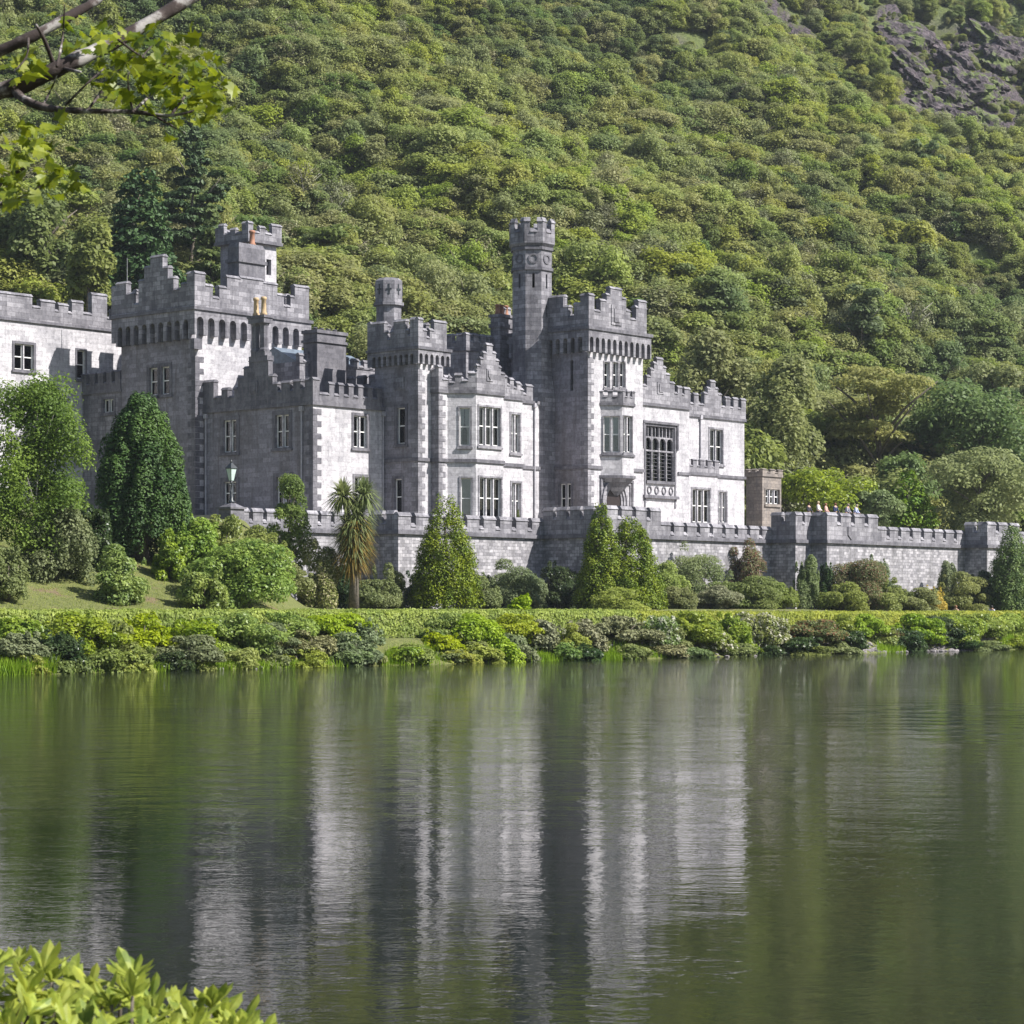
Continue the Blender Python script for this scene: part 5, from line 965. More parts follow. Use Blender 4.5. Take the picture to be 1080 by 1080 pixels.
for nm, lb_, x, yt, wp, mt, lf, b_ in FOOT: Y, z0 = by_b(x, b_); shrub(nm, lb_, x, yt, 641, wp, mt, lf, Y, z0)
def cyp(name, label, x, yt, wp, b_, mat, seed, r=.34, pw=.5):
    Y, z0 = by_b(x, b_); big_tree(name, label, x, yt, 641, wp, Y, cone_lumps(seed, r=r, n=260, pw=pw, s=.085, up=1.6), 38000, 0.075, mat, seed, T(seed, r=.02, limbs=0), zb=z0 - .1)
cyp('cypress_tree', 'broad conical golden-green cypress in front of the terrace wall', 470, 519, 82, -7, 'cypress', 41); cyp('cypress_tree', 'slimmer and taller of the twin cypresses below the entrance tower', 634, 529, 58, -13, 'cypress', 42); cyp('cypress_tree', 'broader right-hand one of the twin cypresses below the entrance tower', 665, 542, 80, -14, 'cypress', 43)
cyp('cypress_tree', 'dark olive conical cypress by the wall at the right edge', 1066, 552, 62, -19, 'cypress', 44); cyp('cypress_tree', 'tiny clipped cypress on the terrace behind the parapet', 546, 537, 9, 0.0, 'deep', 45)

# cabbage palm
Y, z0 = by_b(373, -12); X = at_px(373, Y)[0]; zz = lambda y: EYE + (YH - y) * Y / F; px = Y / F
palm = thing('cabbage_palm', (X, Y, z0 - .1), 0, 'cabbage palm with two spiky heads and a skirt of browned leaves', 'palm'); rg = np.random.default_rng(9)
mb = MB(); fk = zz(560) - z0; mb.tube([(0, 0, 0), (0.05, 0, fk * .5), (0, 0, fk)], [.36, .27, .25], 8); heads = [(-11 * px, 0, zz(522) - z0), (11 * px, .3, zz(521) - z0)]
for hx, hy, hz in heads: mb.tube([(0, 0, fk - .3), (hx * .6, hy, fk + (hz - fk) * .5), (hx, hy, hz)], [.22, .17, .14], 7)
mb.build('trunk', M['bark'], palm, smooth=True)
def blades(c, n, ln, w_, lo, hi, seed, droop):
    q = np.random.default_rng(seed); out = []
    for k in range(n):
        a = q.uniform(0, 6.283); el = q.uniform(lo, hi); d = np.array([math.cos(a) * math.cos(el), math.sin(a) * math.cos(el), math.sin(el)]); s = np.cross(d, [0, 0, 1.0]); s /= np.linalg.norm(s) + 1e-6
        l = ln * q.uniform(.75, 1.15); p0 = np.array(c, float); p1 = p0 + d * l * .55; p2 = p0 + d * l + np.array([0, 0, -droop * l * q.uniform(.3, 1)])
        out += [[p0 - s * w_ * .6, p0 + s * w_ * .6, p1 + s * w_, p1 - s * w_], [p1 - s * w_, p1 + s * w_, p2 + s * .005, p2 - s * .005]]
    return np.array(out)
for hx, hy, hz in heads: quads('leaf_head', blades((hx, hy, hz), 420, 1.45, .045, -.9, 1.5, int(hx * 100) + 500, .38), [LM['palm']], palm)
sk = np.concatenate([blades((rg.uniform(-.15, .15), rg.uniform(-.15, .15), fk + f_), 170, 1.6, .045, -1.3, .6, 70 + i, .5) for i, f_ in enumerate((.35, 0, -.5, -1.0, -1.5))]); quads('leaf_skirt', sk, [LM['dry']], palm)
sk = np.concatenate([blades((rg.uniform(-.25, .25), 0, fk + f_), 170, 1.6, .045, -.9, 1.0, 90 + i, .4) for i, f_ in enumerate((-.7, -.2, .3, .8, 1.2))]); quads('leaf_skirt', sk, [LM['palm']], palm)

# ------------------------------------------------------------------ lakeside hedge, bank shrubs, reeds, stones
def strip_cloud(a0, a1, b0, b1, ztop, n, leaf, seed, mat, name, label, cat, cut=.04):
    q = np.random.default_rng(seed); a = q.uniform(a0, a1, n); u_ = q.random(n); top = u_ < .42; b = np.where(top, q.uniform(b0, b1, n), np.where(q.random(n) < .75, b0, b1) + q.normal(0, .09, n))
    wv = .1 * np.sin(a * 1.7) + .07 * np.sin(a * 4.1 + 1); X, Y = O[0] + a * U[0] + b * V[0], O[1] + a * U[1] + b * V[1]; zg = ground(X, Y); zt = ztop + wv * .35; z = np.where(top, zt + q.normal(0, cut, n), zg + (zt - zg) * q.random(n) ** .8)
    nr = np.stack([np.where(top, 0, (b - (b0 + b1) / 2) * V[0] * 2), np.where(top, 0, (b - (b0 + b1) / 2) * V[1] * 2), np.where(top, 1, .25)], 1) + q.normal(0, .5, (n, 3)); c = W((a0 + a1) / 2, b0)
    o = quads(name, cards(np.stack([X - c[0], Y - c[1], z], 1), nr, leaf, q), [LM[mat]]); o.location = c + (0,); return tag(o, label, cat)
strip_cloud(-97, -40, -36.2, -34.6, 2.62, 60000, .075, 1, 'hedge', 'hedge', 'clipped lakeside hedge running under the left bank', 'hedge'); strip_cloud(-39.8, 24, -36.2, -34.2, 2.5, 60000, .08, 2, 'hedge', 'hedge', 'flat-topped lakeside hedge running below the terrace wall on the right', 'hedge')
kinds = [('rhodo', 'glossy yellow-green'), ('mid', 'mid-green'), ('lime', 'bright lime'), ('grey', 'grey-green'), ('shade', 'dark glossy'), ('white', 'white-flowered'), ('rust', 'reddish brown'), ('twig', 'dull brownish'), ('yellow', 'yellow-green'), ('cream', 'cream-flowered')]
BANK = [  # x, ytop, ybase (0 = at the shore), width, kind index, b
    (22, 648, 0, 60, 0, -37.5), (20, 664, 0, 56, 3, -39.2), (82, 643, 0, 76, 0, -38.4), (118, 652, 0, 60, 1, -38.8), (62, 662, 0, 50, 4, -39.2), (150, 644, 0, 60, 2, -37.6), (128, 676, 0, 70, 1, -39.4), (196, 668, 0, 64, 3, -39.2), (206, 650, 0, 60, 0, -37.4), (250, 644, 0, 76, 0, -37.6),
    (300, 643, 0, 66, 0, -37.6), (286, 655, 0, 50, 3, -38.3), (350, 645, 0, 74, 2, -37.4), (325, 660, 0, 60, 7, -38.7), (372, 665, 0, 56, 3, -39.2), (388, 650, 0, 34, 3, -38.2), (432, 677, 0, 44, 8, -39.6), (462, 662, 0, 44, 2, -38.6), (470, 645, 0, 56, 2, -37.5), (508, 645, 0, 66, 1, -38.9), (497, 662, 0, 44, 1, -39.4),
    (545, 641, 0, 50, 2, -37.6), (472, 684, 0, 40, 1, -39.6), (540, 666, 0, 40, 3, -39.2), (572, 652, 0, 44, 7, -38.4), (602, 656, 0, 40, 8, -38.4), (588, 674, 0, 30, 7, -39.2), (616, 651, 0, 40, 7, -38.6), (652, 648, 0, 66, 7, -38.2), (690, 646, 0, 44, 5, -38.4), (705, 660, 0, 44, 1, -39.0), (724, 643, 0, 66, 0, -38.2), (762, 644, 0, 60, 0, -38.2), (748, 662, 0, 50, 5, -39.0), (800, 644, 0, 56, 5, -38.2),
    (780, 664, 0, 44, 0, -39.0), (700, 676, 0, 50, 7, -39.4), (820, 652, 0, 36, 6, -38.2), (850, 652, 0, 60, 6, -38.6), (838, 668, 0, 56, 4, -39.3), (878, 646, 0, 50, 0, -38.0), (904, 646, 0, 50, 2, -38.2), (925, 650, 0, 40, 0, -38.4), (936, 656, 0, 24, 6, -38.6), (962, 646, 0, 56, 0, -38.0), (990, 648, 0, 50, 4, -38.4), (1004, 646, 0, 54, 8, -38.4), (1010, 664, 0, 36, 4, -39.2), (1030, 646, 0, 50, 0, -38.2), (1062, 646, 0, 52, 2, -38.2), (1085, 646, 0, 40, 0, -38.2),
    (890, 660, 0, 40, 4, -38.9), (950, 662, 0, 40, 4, -38.9)]
cnt = {}
for i, (x, yt, yb, wp, kd, b_) in enumerate(BANK):
    Y, z0 = by_b(x, b_); z0 = max(z0, 0.0) - .15; mt, wds = kinds[kd]; 
    if yt <= 649 and kd in (1, 2, 3, 8) and i % 4: mt, wds = ('hedge', 'bright yellow-green') if i % 2 else kinds[0]
    px_pos = 'far left' if x < 110 else 'below the largest rhododendron' if x < 330 else 'below the cabbage palm' if x < 420 else 'below the broad cypress' if x < 520 else 'below the silvery shrub' if x < 600 else 'below the twin cypresses' if x < 690 else 'below the grey-green climber' if x < 780 else 'below the bastion' if x < 870 else 'below the bright wall' if x < 980 else 'at the right end'
    shrub('shrub', None, x, yt, 0, wp * 1.2, mt, .10 if x < 500 else .11, Y, z0, 'shrubs along the lakeside bank', seed=200 + i)['label'] = wds + ' shrub on the lakeside bank, ' + px_pos
q = random.Random(91)
for i in range(30):                                                     # low growth hanging over the water
    x = -8 + 37 * i + q.uniform(-10, 10)
    if 905 < x < 990: continue
    Y, z0 = by_b(x, -39.7); wp = q.uniform(34, 58); kd = q.choice((1, 1, 4, 0, 3, 4, 8)); mt, wds = kinds[kd]
    shrub('shrub', 'low ' + wds + ' growth overhanging the waterline ' + ('at the far left' if x < 150 else 'left of the palm' if x < 370 else 'below the broad cypress' if x < 560 else 'below the twin cypresses' if x < 720 else 'below the bastion' if x < 880 else 'at the far right'), x, YH + (EYE - q.uniform(.6, 1.15)) * F / Y, 0, wp, mt, .1, Y, -.1, 'low growth along the waterline', seed=700 + i)
Y, z0 = by_b(546, -33.5); shrub('shrub', 'bright lime rounded bush rising above the hedge in front of the wall', 546, 624, 641, 44, 'lime', .1, Y, z0)
# reeds and grass at the water's edge
rg = np.random.default_rng(4)
def reed_patch(x0, x1, b, n, ln, seed):
    q = np.random.default_rng(seed); out = []
    for k in range(n):
        x = q.uniform(x0, x1); bb = b + q.normal(0, .3); X, Y = W(a_on(x, bb), bb); z = max(0, gz(X, Y)) - .05; l = ln * q.uniform(.5, 1.2); d = np.array([q.normal(0, .25), q.normal(0, .25), 1.0]); d /= np.linalg.norm(d); a = q.uniform(0, 3.14); s = np.array([math.cos(a), math.sin(a), 0]) * .025; p = np.array([X, Y, z])
        out.append([p - s, p + s, p + d * l + s * .15, p + d * l - s * .15])
    return out
rd = []
for i, (x0, x1, b, n, ln) in enumerate(((-10, 60, -40.0, 1300, .7), (60, 175, -39.9, 500, .35), (165, 330, -39.8, 2600, .42), (405, 455, -39.6, 900, .5), (560, 660, -39.6, 2600, .45), (640, 720, -39.9, 1200, .3), (925, 955, -39.7, 700, .5), (1055, 1082, -39.7, 700, .7), (330, 560, -39.9, 900, .4))): rd += reed_patch(x0, x1, b, n, ln, 300 + i)
tag(quads('grass', np.array(rd), [LM['reed']]), 'bright green reeds and grass along the water edge', 'grass', kind='stuff')
# lawn tufts on top of the bank
gr = []
for i, (x0, x1, b, n) in enumerate(((-10, 330, -30, 2500), (330, 1080, -31, 3500))): gr += reed_patch(x0, x1, b, n, .3, 400 + i)
for i in range(26): gr += reed_patch(-10, 300, -29.5 + i * 0.9, 420, .16, 430 + i)
tag(quads('grass', np.array(gr), [LM['yellow']]), 'short rough grass on the path verge behind the hedge', 'grass', kind='stuff')
# stones of the shore
mb = MB(); q = random.Random(8)
def stone_lump(c, s):
    i = len(mb.v); ico = [(0, 0, 1), (.89, 0, .45), (.28, .85, .45), (-.72, .53, .45), (-.72, -.53, .45), (.28, -.85, .45), (.72, .53, -.45), (-.28, .85, -.45), (-.89, 0, -.45), (-.28, -.85, -.45), (.72, -.53, -.45), (0, 0, -1)]
    tri = [(0, 1, 2), (0, 2, 3), (0, 3, 4), (0, 4, 5), (0, 5, 1), (1, 6, 2), (2, 6, 7), (2, 7, 3), (3, 7, 8), (3, 8, 4), (4, 8, 9), (4, 9, 5), (5, 9, 10), (5, 10, 1), (1, 10, 6), (11, 7, 6), (11, 8, 7), (11, 9, 8), (11, 10, 9), (11, 6, 10)]
    mb.v += [(c[0] + x * s * q.uniform(.7, 1.3), c[1] + y * s * q.uniform(.7, 1.3), c[2] + z * s * .6 * q.uniform(.8, 1.2)) for x, y, z in ico]; mb.f += [tuple(i + k for k in t_) for t_ in tri]; mb.m += [0] * 20
for x0, x1, n in ((860, 1085, 650), (640, 860, 160), (225, 345, 160)):
    for k in range(n):
        x = q.uniform(x0, x1); b_ = q.uniform(-40.1, -38.9); X, Y = W(a_on(x, b_), b_); stone_lump((X, Y, max(0, gz(X, Y))), q.uniform(.06, .22))
tag(mb.build('shore_stones', plain('shore_stone', (0.2, 0.18, 0.185), 0.9, var=0.6, scale=1.5), None), 'pale stones heaped along the waterline', 'stones', kind='stuff')

# crags breaking through the wood
q = random.Random(3); rockm, t, p = new_mat('crag_rock'); L = t.links.new
gm = node(t, 'ShaderNodeNewGeometry'); n1 = node(t, 'ShaderNodeTexNoise', Scale=0.55, Detail=9.0, Roughness=0.7); L(gm.outputs['Position'], n1.inputs['Vector']); n2 = node(t, 'ShaderNodeTexNoise', Scale=0.28, Detail=7.0, Roughness=0.72); L(gm.outputs['Position'], n2.inputs['Vector'])
vo = node(t, 'ShaderNodeTexVoronoi', Scale=0.7, feature='DISTANCE_TO_EDGE'); L(gm.outputs['Position'], vo.inputs['Vector'])
c = ramp(t, n1.outputs[0], [(0.32, (0.02, 0.015, 0.017)), (0.5, (0.062, 0.047, 0.055)), (0.68, (0.17, 0.135, 0.15))]); c = mix(t, c, ramp(t, vo.outputs['Distance'], [(0.0, 0.35), (0.12, 1.0)]), 1.0, 'MULTIPLY')
c = mix(t, c, (0.10, 0.13, 0.03), ramp(t, n2.outputs[0], [(0.52, 0.0), (0.57, 1.0)])); L(c, p.inputs['Base Color']); p.inputs['Roughness'].default_value = 0.9
b = node(t, 'ShaderNodeBump', Strength=1.0, Distance=0.8); L(n1.outputs[0], b.inputs['Height']); L(b.outputs[0], p.inputs['Normal'])
CR = [(868, 46, 20), (820, 22, 18), (845, 36, 14), (735, 66, 24), (712, 48, 16), (752, 70, 14), (500, 4, 16), (530, 10, 14), (400, 2, 20), (905, 75, 12)]
while len(CR) < 40:
    x, y = q.uniform(925, 1090), q.uniform(8, 140)
    if inside(x, y, ROCKS[0]): CR.append((x, y, q.uniform(14, 46)))
for i, (x, y, wp) in enumerate(CR):
    h = ray_hit(x, y + 6, 200)
    if not h: continue
    s = wp / 2 * h[1] / F * 1.25; bm = bmesh.new(); bmesh.ops.create_icosphere(bm, subdivisions=4, radius=1)
    for v in bm.verts:
        p = v.co.copy(); f_ = 1 + .22 * math.sin(3 * p.x + i) * math.cos(4 * p.y + 2 * i) + .13 * math.sin(9 * p.z + 5 * p.x + i) + .07 * math.sin(17 * p.x + 13 * p.y) + .05 * math.sin(23 * p.z - 19 * p.y)
        st_ = round((p.z * f_) * 4) / 4; v.co = Vector((p.x * f_ * s, p.y * f_ * s * .9, (st_ * .5 + p.z * f_ * .5) * s * .5))
    me = bpy.data.meshes.new('crag'); bm.to_mesh(me); bm.free(); me.materials.append(rockm); o = link('crag', me); o.location = (h[0], h[1], h[2]); o.rotation_euler = (Vector((.33 + q.uniform(-.25, .25), -.57 + q.uniform(-.2, .2), .9)).to_track_quat('Z', 'Y') @ Vector((math.cos(i * 2.4), math.sin(i * 2.4), 0)).to_track_quat('X', 'Z')).to_euler()
    tag(o, 'grey heather-stained crag jutting from the hillside, ' + ('in the large bare patch at upper right' if x > 900 else 'in the small outcrop left of the bare patch' if x > 790 else 'above the entrance tower near the top' if x > 600 else 'at the top edge of the photo'), 'rock', 'crags on the hillside')

# ------------------------------------------------------------------ people on the terrace and the path
def cloth(name, c): return plain(name, c, 0.9, var=.1)
def skin_mesh(name, verts, edges, radii, mat, parent, sub=2):
    me = bpy.data.meshes.new(name); me.from_pydata(verts, edges, []); o = bpy.data.objects.new(name, me); COL.objects.link(o); md = o.modifiers.new('s', 'SKIN')
    for i, r in enumerate(radii): me.skin_vertices[0].data[i].radius = (r[0], r[1]) if hasattr(r, '__len__') else (r, r)
    me.skin_vertices[0].data[0].use_root = True; o.modifiers.new('d', 'SUBSURF').levels = sub
    dg = bpy.context.evaluated_depsgraph_get(); em = bpy.data.meshes.new_from_object(o.evaluated_get(dg)); bpy.data.objects.remove(o); em.name = name; em.materials.clear(); em.materials.append(mat); em.polygons.foreach_set('use_smooth', [True] * len(em.polygons))
    return link(name, em, parent)
def person(X, Y, z, rz, label, jacket, trousers, hair, hgt=1.72, lean=0.0):
    e = thing('person', (X, Y, z), rz, label, 'person', None); s = hgt / 1.72; ly = -lean
    V_ = [(0, 0, .95), (0, ly * .4, 1.2), (0, ly, 1.42), (0, ly * 1.15, 1.52), (0, ly * 1.25 - .02, 1.62), (.18, ly, 1.4), (.24, ly * .9 - .06, 1.12), (.2, ly - .24, .98), (.18, ly - .3, .95), (-.18, ly, 1.4), (-.24, ly * .9 - .06, 1.12), (-.2, ly - .24, .98), (-.18, ly - .3, .95), (.1, 0, .88), (.11, -.02, .48), (.11, .02, .07), (.12, -.12, .03), (-.1, 0, .88), (-.11, -.02, .48), (-.11, .02, .07), (-.12, -.12, .03), (0, ly * 1.3 - .02, 1.7)]
    E_ = [(0, 1), (1, 2), (2, 3), (3, 4), (4, 21), (2, 5), (5, 6), (6, 7), (7, 8), (2, 9), (9, 10), (10, 11), (11, 12), (0, 13), (13, 14), (14, 15), (15, 16), (0, 17), (17, 18), (18, 19), (19, 20)]
    r = [(.15, .11), (.14, .1), (.15, .1), (.055, .055), (.085, .1), .06, .045, .035, .03, .06, .045, .035, .03, .085, .06, .045, .04, .085, .06, .045, .04, (.06, .07)]
    V_ = [tuple(c * s for c in p) for p in V_]; skin_mesh('body', V_, E_, r, M['skin'], e)
    idx = [0, 1, 2, 5, 6, 7, 9, 10, 11]; mp = {k: i for i, k in enumerate(idx)}; skin_mesh('jacket', [V_[k] for k in idx], [(mp[a], mp[b]) for a, b in E_ if a in mp and b in mp], [tuple(c + .025 for c in (r[k] if hasattr(r[k], '__len__') else (r[k], r[k]))) for k in idx], cloth('cloth', jacket), e)
    idx = [0, 13, 14, 15, 17, 18, 19]; mp = {k: i for i, k in enumerate(idx)}; skin_mesh('trousers', [V_[k] for k in idx], [(mp[a], mp[b]) for a, b in E_ if a in mp and b in mp], [tuple(c + .018 for c in (r[k] if hasattr(r[k], '__len__') else (r[k], r[k]))) for k in idx], cloth('cloth', trousers), e)
    mb = MB(); c = V_[4]; mb.lathe((c[0], c[1] + .018, c[2] - .03 * s), [(.092, -.04), (.105, .03), (.1, .09), (.07, .135), (.02, .15)], 10); mb.build('hair', cloth('hair', hair), e, smooth=True)
    mb = MB(); mb.prism([(c[0] - .015, c[1] - .09, c[2] - .02), (c[0] + .015, c[1] - .09, c[2] - .02), (c[0], c[1] - .125, c[2] - .02)], [(c[0] - .008, c[1] - .085, c[2] + .03), (c[0] + .008, c[1] - .085, c[2] + .03), (c[0], c[1] - .092, c[2] + .03)]); mb.build('nose', M['skin'], e)
    return e
PEOPLE = [(853, 'person in a dark jacket and cap-like dark hair, leftmost behind the terrace parapet', (.03, .03, .04), (.05, .05, .07), (.02, .015, .01), .9, 1.78), (863, 'fair-haired person in a white top behind the terrace parapet', (.6, .58, .55), (.1, .1, .14), (.45, .36, .22), 1.0, 1.84), (871, 'person in a pale pink top behind the terrace parapet', (.55, .33, .28), (.2, .2, .2), (.25, .12, .06), .8, 1.7), (881, 'person in a navy jacket with reddish hair behind the terrace parapet', (.02, .03, .08), (.05, .05, .06), (.16, .06, .03), .9, 1.78),
          (892, 'person in a striped grey top leaning on the terrace parapet', (.3, .3, .36), (.1, .1, .12), (.25, .2, .17), .8, 1.76), (901, 'person in a pale blue jacket leaning on the parapet, rightmost of the terrace group', (.45, .5, .68), (.1, .1, .14), (.3, .25, .2), .85, 1.74)]
for x, lb_, j, tr, hr, off, hg in PEOPLE:
    b_ = (bW4 if x < 855 else bW5) + 1.1 + off * .6; X, Y = W(a_on(x, b_), b_); person(X, Y, ZT + .55, R(49) + q.uniform(-.3, .3), lb_, j, tr, hr, hg, .18 if x > 885 else 0)
mb = MB(); fa = Face((a3_ + .8, bW5 + .9), (a3_ + 7.5, bW5 + .9)); fa.fbox(mb, 0, fa.L, ZT - .1, ZT + .55, -2.2, 0); fa.fbox(mb, 0, 1.2, ZT - .1, ZT + .15, -2.6, -2.2); bt(mb, 'step', M['mid'])
for x, lb_, j, hr in ((1008, 'person with light brown hair walking behind the lakeside hedge', (.4, .25, .2), (.2, .1, .05)), (1046, 'person with dark hair and pale top walking behind the hedge, nearer the right edge', (.5, .5, .55), (.02, .02, .02))):
    X, Y = W(a_on(x, -32.5), -32.5); person(X, Y, gz(X, Y), R(49) + 1.5, lb_, j, (.1, .1, .12), hr, 1.74)

# ------------------------------------------------------------------ near plants: overhanging sycamore and a rosette-leaved bush
rg = np.random.default_rng(12)
def P3(x, y, Y): return np.array([(x - CX) / F * Y, Y, EYE + (YH - y) / F * Y])
syc = thing('sycamore_tree', (-6.4, 9.5, 0.4), 0, 'sycamore with mottled grey limbs overhanging the top left corner', 'tree'); SB = np.array([-6.4, 9.5, 0.4])
mb = MB(); D_ = 13.0
def limb(pts, rad, sub=4):
    P = [np.array(p, float) for p in pts]; out = []; rr = []
    for i in range(len(P) - 1):
        p0, p1, p2, p3 = P[max(i - 1, 0)], P[i], P[i + 1], P[min(i + 2, len(P) - 1)]
        for k in range(sub):
            t_ = k / sub; out.append(.5 * ((2 * p1) + (-p0 + p2) * t_ + (2 * p0 - 5 * p1 + 4 * p2 - p3) * t_ ** 2 + (-p0 + 3 * p1 - 3 * p2 + p3) * t_ ** 3) - SB); rr.append((rad[i] * (1 - t_) + rad[i + 1] * t_) * rg.uniform(.9, 1.12))
    out.append(P[-1] - SB); rr.append(rad[-1]); mb.tube([tuple(o) for o in out], rr, 8)
limb([SB + (0, 0, -.3), SB + (.1, .4, 2), SB + (.3, 1.0, 4), SB + (.3, 1.2, 6.5), SB + (-.2, 1.0, 9.5)], [.36, .3, .25, .18, .06])
px = D_ / F
limb([SB + (.25, .9, 3.6), P3(-160, 150, 12), P3(-60, 108, D_), P3(-5, 97, D_), P3(28, 88, D_), P3(70, 68, D_), P3(125, 42, D_ + .2), P3(200, -2, D_ + .4), P3(265, -45, D_ + .6), P3(330, -110, D_ + .9)], [.17, .11, 11 * px, 9.5 * px, 9 * px, 8.5 * px, 7.5 * px, 6.5 * px, 5 * px, 3 * px])
limb([SB + (.28, 1.0, 4.2), P3(-130, 120, 12.5), P3(-60, 82, D_ + .6), P3(-5, 56, D_ + .6), P3(35, 38, D_ + .6), P3(75, 16, D_ + .7), P3(110, -6, D_ + .8), P3(150, -50, D_ + 1)], [.14, .09, 7 * px, 6.5 * px, 6 * px, 5 * px, 4.3 * px, 3 * px])
limb([P3(14, 92, D_), P3(24, 104, D_ - .1), P3(50, 114, D_ - .2), P3(90, 117, D_ - .3), P3(140, 118, D_ - .3), P3(180, 122, D_ - .4), P3(222, 112, D_ - .4)], [5 * px, 4.5 * px, 3.8 * px, 2.8 * px, 2.3 * px, 1.6 * px, .8 * px])
limb([P3(58, 72, D_), P3(48, 45, D_ - .1), P3(38, 26, D_ - .2)], [3 * px, 2.2 * px, 1.2 * px]); limb([P3(65, 72, D_), P3(85, 76, D_ - .2)], [2.5 * px, 1.2 * px]); limb([P3(-40, 250, 12.3), P3(-10, 205, 12.5), P3(12, 185, 12.5), P3(45, 168, 12.4)], [4 * px, 3 * px, 2 * px, 1 * px]); limb([P3(-60, 230, 12.3), P3(0, 215, 12.4), P3(30, 205, 12.3), P3(50, 190, 12.3)], [3 * px, 2 * px, 1.4 * px, .8 * px])
limb([SB + (.28, 1.0, 3.0), P3(-120, 280, 12), P3(-40, 250, 12.3)], [.09, .05, 4 * px])
TW = [[(70, 110), (92, 88), (110, 72)], [(92, 117), (118, 82), (140, 60)], [(140, 118), (135, 80), (150, 60), (160, 48)], [(140, 118), (165, 95), (185, 80)], [(180, 122), (200, 95), (215, 80)], [(160, 120), (185, 135), (195, 140)], [(60, 70), (66, 40), (68, 5)], [(30, 40), (28, 60), (15, 75)], [(45, 112), (55, 92), (60, 80)], [(125, 42), (150, 60), (180, 70)]]
for t_ in TW: limb([P3(x, y, D_ - .25 + .2 * rg.normal()) for x, y in t_], [1.5 * px] + [1.0 * px] * (len(t_) - 2) + [.6 * px], 3)
m, t, p = new_mat('sycamore_bark'); L = t.links.new; tc = node(t, 'ShaderNodeTexCoord'); n1 = node(t, 'ShaderNodeTexNoise', Scale=5.0, Detail=6.0, Roughness=.65); L(tc.outputs['Object'], n1.inputs['Vector'])
c = ramp(t, n1.outputs[0], [(.47, (.035, .024, .022)), (.53, (.09, .07, .065)), (.58, (.26, .24, .23)), (.74, (.40, .38, .36))]); L(c, p.inputs['Base Color']); p.inputs['Roughness'].default_value = .95; b = node(t, 'ShaderNodeBump', Strength=.6, Distance=.02); L(n1.outputs[0], b.inputs['Height']); L(b.outputs[0], p.inputs['Normal'])
mb.build('trunk', m, syc, smooth=True, off=None)
# palmate leaves, five pointed lobes, slightly folded along the midrib
LEAF = [(0, 0), (.18, -.08), (.42, -.02), (.30, .14), (.52, .36), (.28, .40), (.30, .62), (.10, .60), (0, .98), (-.10, .60), (-.30, .62), (-.28, .40), (-.52, .36), (-.30, .14), (-.42, -.02), (-.18, -.08)]
mb = MB()
def leaf(c, s, seed):
    q_ = np.random.default_rng(seed); nrm = np.array([q_.normal(0, .7), -.2 + q_.normal(0, .7), .75 + q_.normal(0, .3)]); nrm /= np.linalg.norm(nrm); d = np.array([q_.normal(0, .7) + .25, q_.normal(0, .6), -.45 + q_.normal(0, .4)]); d -= d.dot(nrm) * nrm; d /= np.linalg.norm(d); x = np.cross(d, nrm); o = np.array(c) - SB
    pts = [tuple(o + x * a * s + d * b_ * s - nrm * (abs(a) * .28 * s - .1 * s * b_ * b_)) for a, b_ in LEAF]; i = len(mb.v); mid = tuple(o + d * .35 * s); mb.v += pts + [mid]; n = len(pts)
    for k in range(n): mb.f.append((i + k, i + (k + 1) % n, i + n)); mb.m.append(0)
k = 0
def cluster(P, n, Y, s, spread=.5):
    global k
    P = np.array(P, float)
    for _ in range(n):
        j = rg.integers(len(P)); x, y, rx, ry = P[j]; leaf(P3(x + rg.normal() * rx, y + rg.normal() * ry, Y + rg.normal() * spread), s * rg.uniform(.65, 1.2), k); k += 1
cluster([(165, 60, 26, 16), (185, 95, 22, 20), (205, 85, 18, 16), (222, 105, 14, 10), (190, 120, 20, 12), (150, 95, 18, 16), (130, 75, 18, 14), (175, 70, 20, 14), (110, 40, 16, 12), (160, 40, 20, 8)], 280, D_ - .2, .092)
cluster([(20, 160, 16, 14), (50, 165, 14, 10), (15, 190, 16, 12), (60, 190, 12, 12), (35, 140, 18, 7), (5, 200, 10, 8)], 100, 12.4, .095); cluster([(15, 68, 14, 10), (45, 70, 14, 12), (65, 20, 12, 16), (90, 60, 14, 14)], 36, D_ + .3, .11)
for X_, Z_, r_ in ((-6.2, 7.5, 1.3), (-6.9, 9.2, 1.3), (-5.6, 9.8, 1.0), (-7.5, 6.5, 1.0), (-6.4, 5.4, .7)):
    for _ in range(110): dd = rg.normal(size=3); dd /= np.linalg.norm(dd); leaf(np.array([X_, 10.5, Z_]) + dd * r_ * rg.uniform(.5, 1), .13, k); k += 1
mb.build('crown', LM['maple'], syc, recalc=False)
# bush with rosettes of long leaves
bush = thing('rhododendron_bush', (-1.5, 7.0, .55), 0, 'sunlit bush with rosettes of long pale green leaves in the bottom left corner', 'shrub'); BB = np.array([-1.5, 7.0, .55])
mb = MB(); st = MB(); LP = [(0, .0), (.10, .3), (.17, .55), (.15, .8), (0, 1.0), (-.15, .8), (-.17, .55), (-.10, .3)]
def blade(o, d, up, s):
    d = d / np.linalg.norm(d); x = np.cross(d, up); x /= np.linalg.norm(x) + 1e-6; n = np.cross(x, d); pts = [tuple(o + d * v_ * s + x * a * s - n * (.35 * s * abs(a)) - n * .12 * s * v_ * v_) for a, v_ in LP]; mid = tuple(o + d * .5 * s - n * .03 * s); i = len(mb.v); mb.v += pts + [mid]
    for k_ in range(8): mb.f.append((i + k_, i + (k_ + 1) % 8, i + 8)); mb.m.append(0)
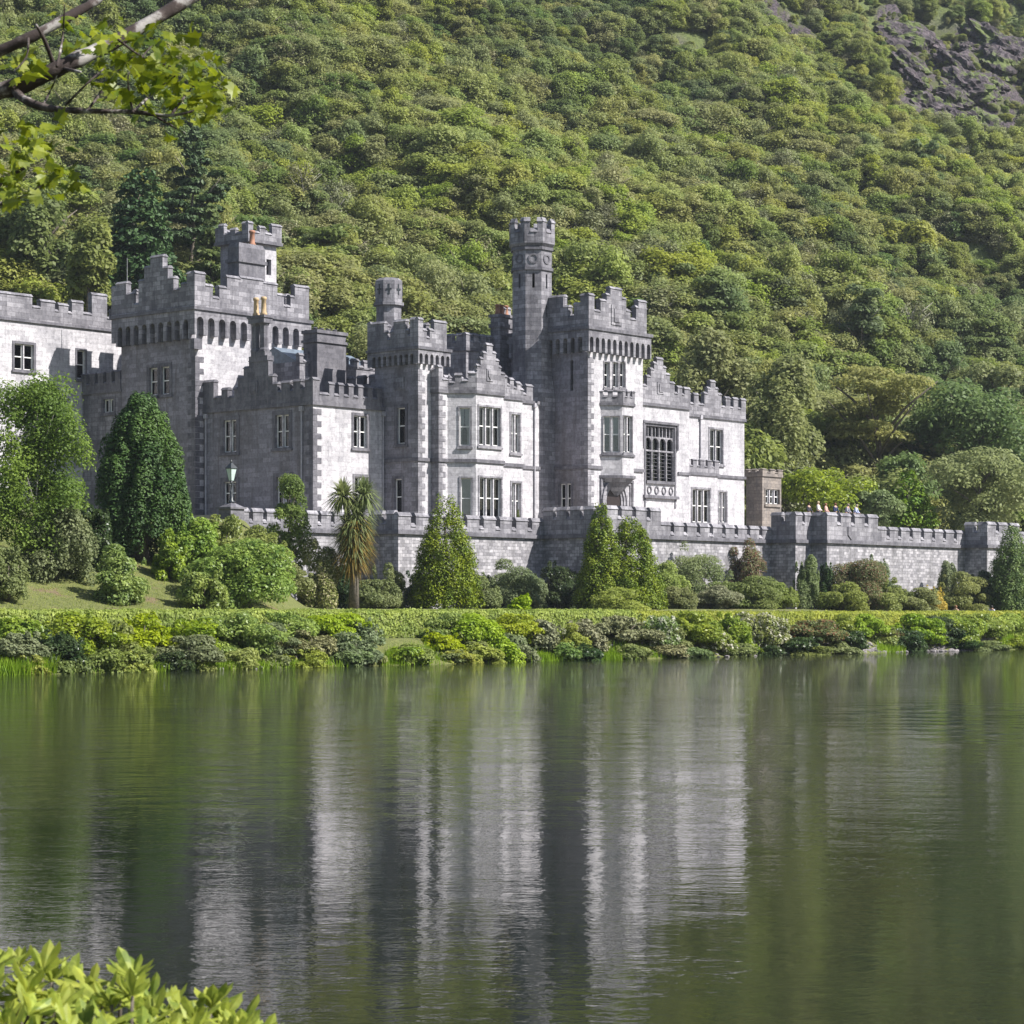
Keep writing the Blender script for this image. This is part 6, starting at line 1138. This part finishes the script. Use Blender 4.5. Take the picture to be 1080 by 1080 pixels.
tops = [(-10, 1004, 0), (20, 1000, .2), (45, 1008, -.1), (70, 1022, .1), (95, 1024, 0), (128, 1022, .15), (140, 1012, 0), (160, 1035, 0), (118, 1040, -.3), (185, 1050, .1), (205, 1056, -.1), (222, 1044, 0), (235, 1056, .2), (255, 1060, 0), (275, 1078, 0), (262, 1085, -.2), (60, 1045, -.4), (25, 1035, -.4), (90, 1065, -.5), (150, 1068, -.5), (200, 1080, -.4), (-20, 1030, -.4), (40, 1070, -.6), (120, 1085, -.6), (5, 1060, -.6), (175, 1090, -.5), (230, 1088, -.4), (70, 1095, -.7), (20, 1095, -.7), (300, 1105, 0), (270, 1115, -.3), (150, 1110, -.7), (-40, 1010, .2), (-60, 1040, 0)]
tops += [(x + rg.uniform(-18, 18), y + rg.uniform(14, 34), dy - rg.uniform(.1, .5)) for x, y, dy in tops] + [(x + rg.uniform(-18, 18), y + rg.uniform(6, 30), dy + rg.uniform(.1, .6)) for x, y, dy in tops]
for x, y, dy in tops:
    Y = 7.0 + dy * .8; c = P3(x, y + 20, Y) - BB; ax = np.array([rg.normal(0, .3) + .15, rg.normal(0, .25) - .1, 1.0]); ax /= np.linalg.norm(ax); st.tube([(c[0] * .5, c[1] * .5, -.1), tuple(c - ax * .12), tuple(c)], [.012, .007, .005], 5)
    nl = rg.integers(8, 12); ph = rg.uniform(0, 6.28)
    for j in range(nl):
        a = ph + 2.4 * j; el = rg.uniform(.25, 1.2); e1 = np.cross(ax, [0, 1, 0]); e1 /= np.linalg.norm(e1); e2 = np.cross(ax, e1); d = (e1 * math.cos(a) + e2 * math.sin(a)) * math.cos(el) + ax * math.sin(el); blade(c, d, ax, .098 * rg.uniform(.65, 1.2))
for _ in range(520):
    a = rg.uniform(0, 6.28); rr = rg.uniform(.2, .95); c = np.array([rr * .95 * math.cos(a) - .2, rr * .9 * math.sin(a), .75 * (1 - rr * rr * .8) * rg.uniform(.5, .9)]); blade(c, np.array([math.cos(a) + rg.normal(0, .4), math.sin(a) + rg.normal(0, .4), .3]), np.array([0, 0, 1.0]), .095)
mb.build('foliage', LM['fresh'], bush, recalc=False); st.build('stem', M['bark'], bush, smooth=True)

# ------------------------------------------------------------------ thin summer haze over the lake and hillside
top = float(GZ.max()) + 14
mb = MB(); mb.box(-440, 540, -75, 920, -6, top); hm = bpy.data.materials.new('haze'); hm.use_nodes = True; t = hm.node_tree; t.nodes.clear()
o = node(t, 'ShaderNodeOutputMaterial'); pv = node(t, 'ShaderNodeVolumePrincipled'); pv.inputs['Color'].default_value = (0.80, 0.88, 1.0, 1); pv.inputs['Density'].default_value = 0.00011; pv.inputs['Anisotropy'].default_value = 0.2
t.links.new(pv.outputs[0], o.inputs['Volume']); tag(mb.build('haze', hm, None), kind='stuff')

# labels that would repeat on the bank say which one, counted from the left
ORD = ['leftmost', 'second from left', 'third from left', 'fourth from left', 'fifth from left', 'sixth from left', 'seventh from left', 'eighth from left', 'ninth from left']
same = {}
for o in scn.objects:
    if o.get('group') in ('shrubs along the lakeside bank', 'low growth along the waterline'): same.setdefault(o['label'], []).append(o)
for lb_, os_ in same.items():
    if len(os_) > 1:
        for k, o in enumerate(sorted(os_, key=lambda o: proj(*o.location)[0])): o['label'] = lb_ + ', ' + ORD[min(k, 8)]
